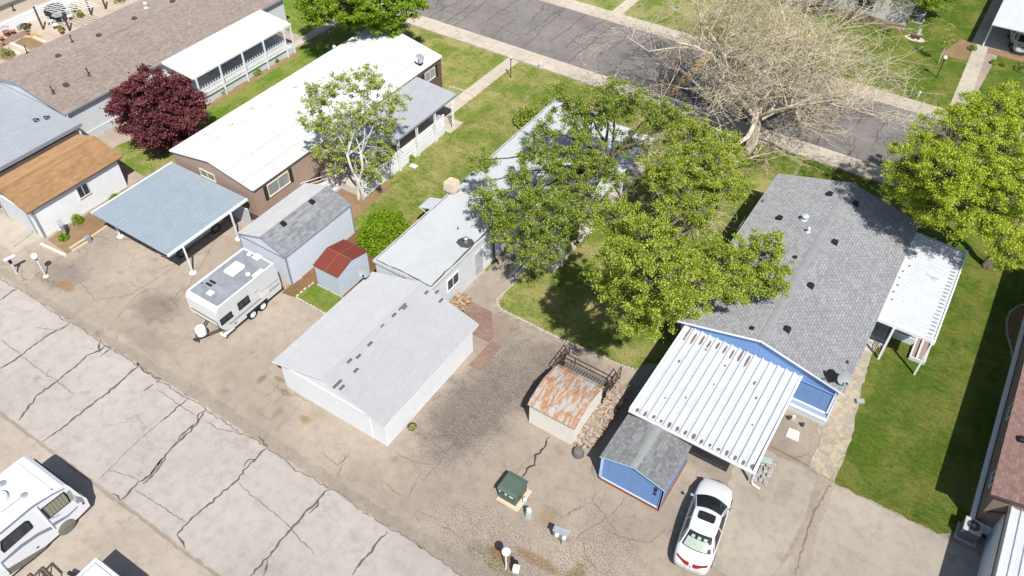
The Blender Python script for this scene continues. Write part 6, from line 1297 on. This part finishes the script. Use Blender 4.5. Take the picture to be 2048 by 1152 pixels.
# bushes and bed plants
def bush(name, label, c, Rr, h, lm, size=.07, n=5200, group=None, cat='bush'):
    g = thing(name, label, cat, (c[0],c[1],0), group); d = rng.normal(size=(n,3)); d /= np.linalg.norm(d,axis=1,keepdims=True); d[:,2] = np.abs(d[:,2])*1.; r = (.80+.22*rng.random((n,1)))
    lump = 1+.07*np.sin(d[:,0:1]*9+1)*np.cos(d[:,1:2]*8)+.05*np.sin(d[:,2:3]*13+d[:,0:1]*5); P_ = d*r*lump*np.array([[Rr[0],Rr[1],h]])+np.array([[c[0],c[1],.05]]); leaf_mesh('foliage', P_, size, lm, g)
    mb = MB(g)
    for i in range(9): t = i*.7; mb.tube([(c[0],c[1],0),(c[0]+Rr[0]*.35*math.cos(t),c[1]+Rr[1]*.35*math.sin(t),h*.5),(c[0]+Rr[0]*.75*math.cos(t),c[1]+Rr[1]*.75*math.sin(t),h*.75)],[.03,.02,.008],5,cap=False)
    mb.build('stems', BK_G, g); return g
q = un(768,458,.9); bush('round_bush','large clipped round green bush beside the small red roofed shed',(q.x,q.y),(1.6,1.8),1.8,LF_BUSH,.07,14000)
q = un(1058,232,.6); bush('round_bush','dark green spreading bush at the left wall of the flat-roofed home near the street',(q.x,q.y),(1.2,1.2),1.1,LF_BIG,.07,4500)
plants = [(405,158,.35,.5),(445,185,.45,.5),(512,148,.5,.45),(553,124,.22,.3)]
labs = ['small leafy plant at the burgundy tree end of the white porch bed','low bright green plant in the bed at the second porch post','tallest green plant in the bed against the white porch skirt','little green plant at the street end of the white porch bed']
for (px,py,r_,h_),lab in zip(plants,labs): q = un(px,py); bush('bed_plant', lab, (q.x,q.y), (r_,r_), h_, LF_BRI, .055, 420, 'plants along the white porch', 'plant')
for px,py,r_,h_,lab in [(157,445,.38,.6,'yellow-green bush in the dirt bed right of the meter cabinet'),(129,478,.35,.4,'low green plant under the meter cabinet in the dirt bed'),(233,400,.5,.35,'low green plant at the rear corner of the tan shed wall')]:
    q = un(px,py); bush('bed_plant', lab, (q.x,q.y), (r_,r_), h_, LF_BUSH, .05, 380, None, 'plant')
for px,py,r_,h_,lab in [(822,322,.3,.5,'scruffy plant at the foot of the white trellis porch wall'),(1774,66,.5,.6,'leafy plant in the bed at the corner of the cream home'),(1944,100,.35,.5,'green plant in the bed left of the patio path at top right'),(1985,127,.25,.3,'left of two small green tufts in the bed under the patio roof'),(2006,132,.28,.3,'right of two small green tufts in the bed under the patio roof'),(2040,140,.5,.7,'grey-green shrub at the right edge below the patio roof'),(18,112,.55,.8,'dark green spiky clump at the left edge of the top patio'),(240,4,.55,.7,'dry olive shrub behind the grey-brown roof at the top edge'),(124,62,.3,.45,'dark leafy pot plant below the white garden chairs'),(150,25,.5,.8,'twiggy tan shrub beside the pergola at top left'),(162,33,.35,.4,'blue-green agave like plant right of the garden table')]:
    q = un(px,py); bush('bed_plant', lab, (q.x,q.y), (r_,r_), h_, LF_OLI if 'olive' in lab or 'tan' in lab else LF_BIG, .05, 320, None, 'plant')
q = un(825,856,.25); bush('pot_plant','small yellow green plant growing in the brown bowl by the garage',(q.x,q.y),(.17,.17),.2,LF_OLI,.035,150,None,'plant').location = (q.x,q.y,.2)
q = un(52,58,.4); bush('pot_plant','spiky dark plant in the dark tub at top left',(q.x,q.y),(.25,.25),.35,LF_BIG,.04,150,None,'plant').location = (q.x,q.y,.4)

# short grass blades on the lawns nearest the camera
def blades(name, polys, n, m, size=.035):
    P_ = []
    for (x0,y0,x1,y1), k_ in zip(polys, n): P_.append(np.stack([rng.uniform(x0,x1,k_),rng.uniform(y0,y1,k_),np.full(k_,.02)],1))
    P_ = np.concatenate(P_); N = len(P_); an = rng.uniform(0,math.pi,N); s = size*rng.uniform(.6,1.4,N); u = np.stack([np.cos(an)*s,np.sin(an)*s,np.zeros(N)],1); h = np.stack([rng.normal(size=N)*s*1.1,rng.normal(size=N)*s*1.1,s*.5],1)
    V = np.stack([P_-u*.5,P_+u*.5,P_+h],1).reshape(-1,3); me = bpy.data.meshes.new(name); me.vertices.add(3*N); me.vertices.foreach_set('co',V.astype(np.float32).ravel()); me.loops.add(3*N); me.loops.foreach_set('vertex_index',np.arange(3*N,dtype=np.int32)); me.polygons.add(N); me.polygons.foreach_set('loop_start',np.arange(N,dtype=np.int32)*3); me.polygons.foreach_set('loop_total',np.full(N,3,np.int32)); me.materials.append(m); me.update(calc_edges=True)
    o = bpy.data.objects.new(name, me); col.objects.link(o); o['kind'] = 'stuff'; tag(o,'short green grass blades covering the lawns between the homes','grass'); return o
blades('grass', [(2.1,26.8,7.9,44),(-18.4,27.6,-8.9,44),(-31.4,30,-25.4,52),(-49.,27.,-43.6,44),(-28.9,21.6,-26.6,23.)], [26000,30000,30000,11000,2500], leafmat('grass_blades',[S(104,130,50,.66),S(128,148,62,.66),S(150,160,80,.66)],.15), .035)
# scattered longer tufts give the lawns a broken surface
# loose gravel and tufts of weeds on the paving
def scatter(name, spots, size, m, kindlabel, flatz=.0):
    P_ = np.concatenate([np.stack([rng.normal(cx,rx,n_),rng.normal(cy,ry,n_),np.full(n_,.02)],1) for cx,cy,rx,ry,n_ in spots]); root = {'_loc':(0,0,0)}
    class _R(dict): pass
    e = thing('tmp','x','x'); o = leaf_mesh(name, P_, size, m, e, up=1.5); o.parent = None; bpy.data.objects.remove(e); o['kind'] = 'stuff'; o['label'] = kindlabel; o['category'] = name.replace('_',' '); return o
scatter('loose_gravel', [(-15.2,20.5,1.2,2.8,5200),(-14.6,24.5,1.6,1.6,2600),(-12.4,26,1.5,.7,1500),(-10.,14.8,2.5,1.2,2600),(-30,13.3,9,.25,1500),(-14,13.3,6,.3,1500),(-6,18,2,2,900)], .017, leafmat('gravel_bits',[S(96,88,84,.6),S(150,140,132,.7),S(214,206,198,.8)],0.,30.), 'loose grey gravel scattered over the paving')
scatter('weeds', [(-19.9,24.4,.3,.25,120),(-29.6,21.9,.4,.2,160),(-26.2,24.5,.3,1.2,260),(-28.5,22.2,.9,.3,160),(-8.,13.9,1.4,.15,260),(-9.6,14.1,.5,.15,160),(-45.9,19,.1,2.,160),(-43.,14.2,.6,.1,120),(-6.3,15.4,.2,.9,140),(-17.2,27.2,2.2,.06,120),(1.9,27.8,.05,1.,100),(4.6,26.75,1.8,.05,200),(-34.9,29.8,.3,1.4,300)], .035, leafmat('weed_leaves',[S(130,116,60,.8),S(150,142,74,.8),S(120,130,60,.8)],.2), 'dry weeds growing in cracks and along the bed edges')
for o in bpy.data.objects:
    if '_loc' in o: del o['_loc']
print('objects', len(bpy.data.objects))
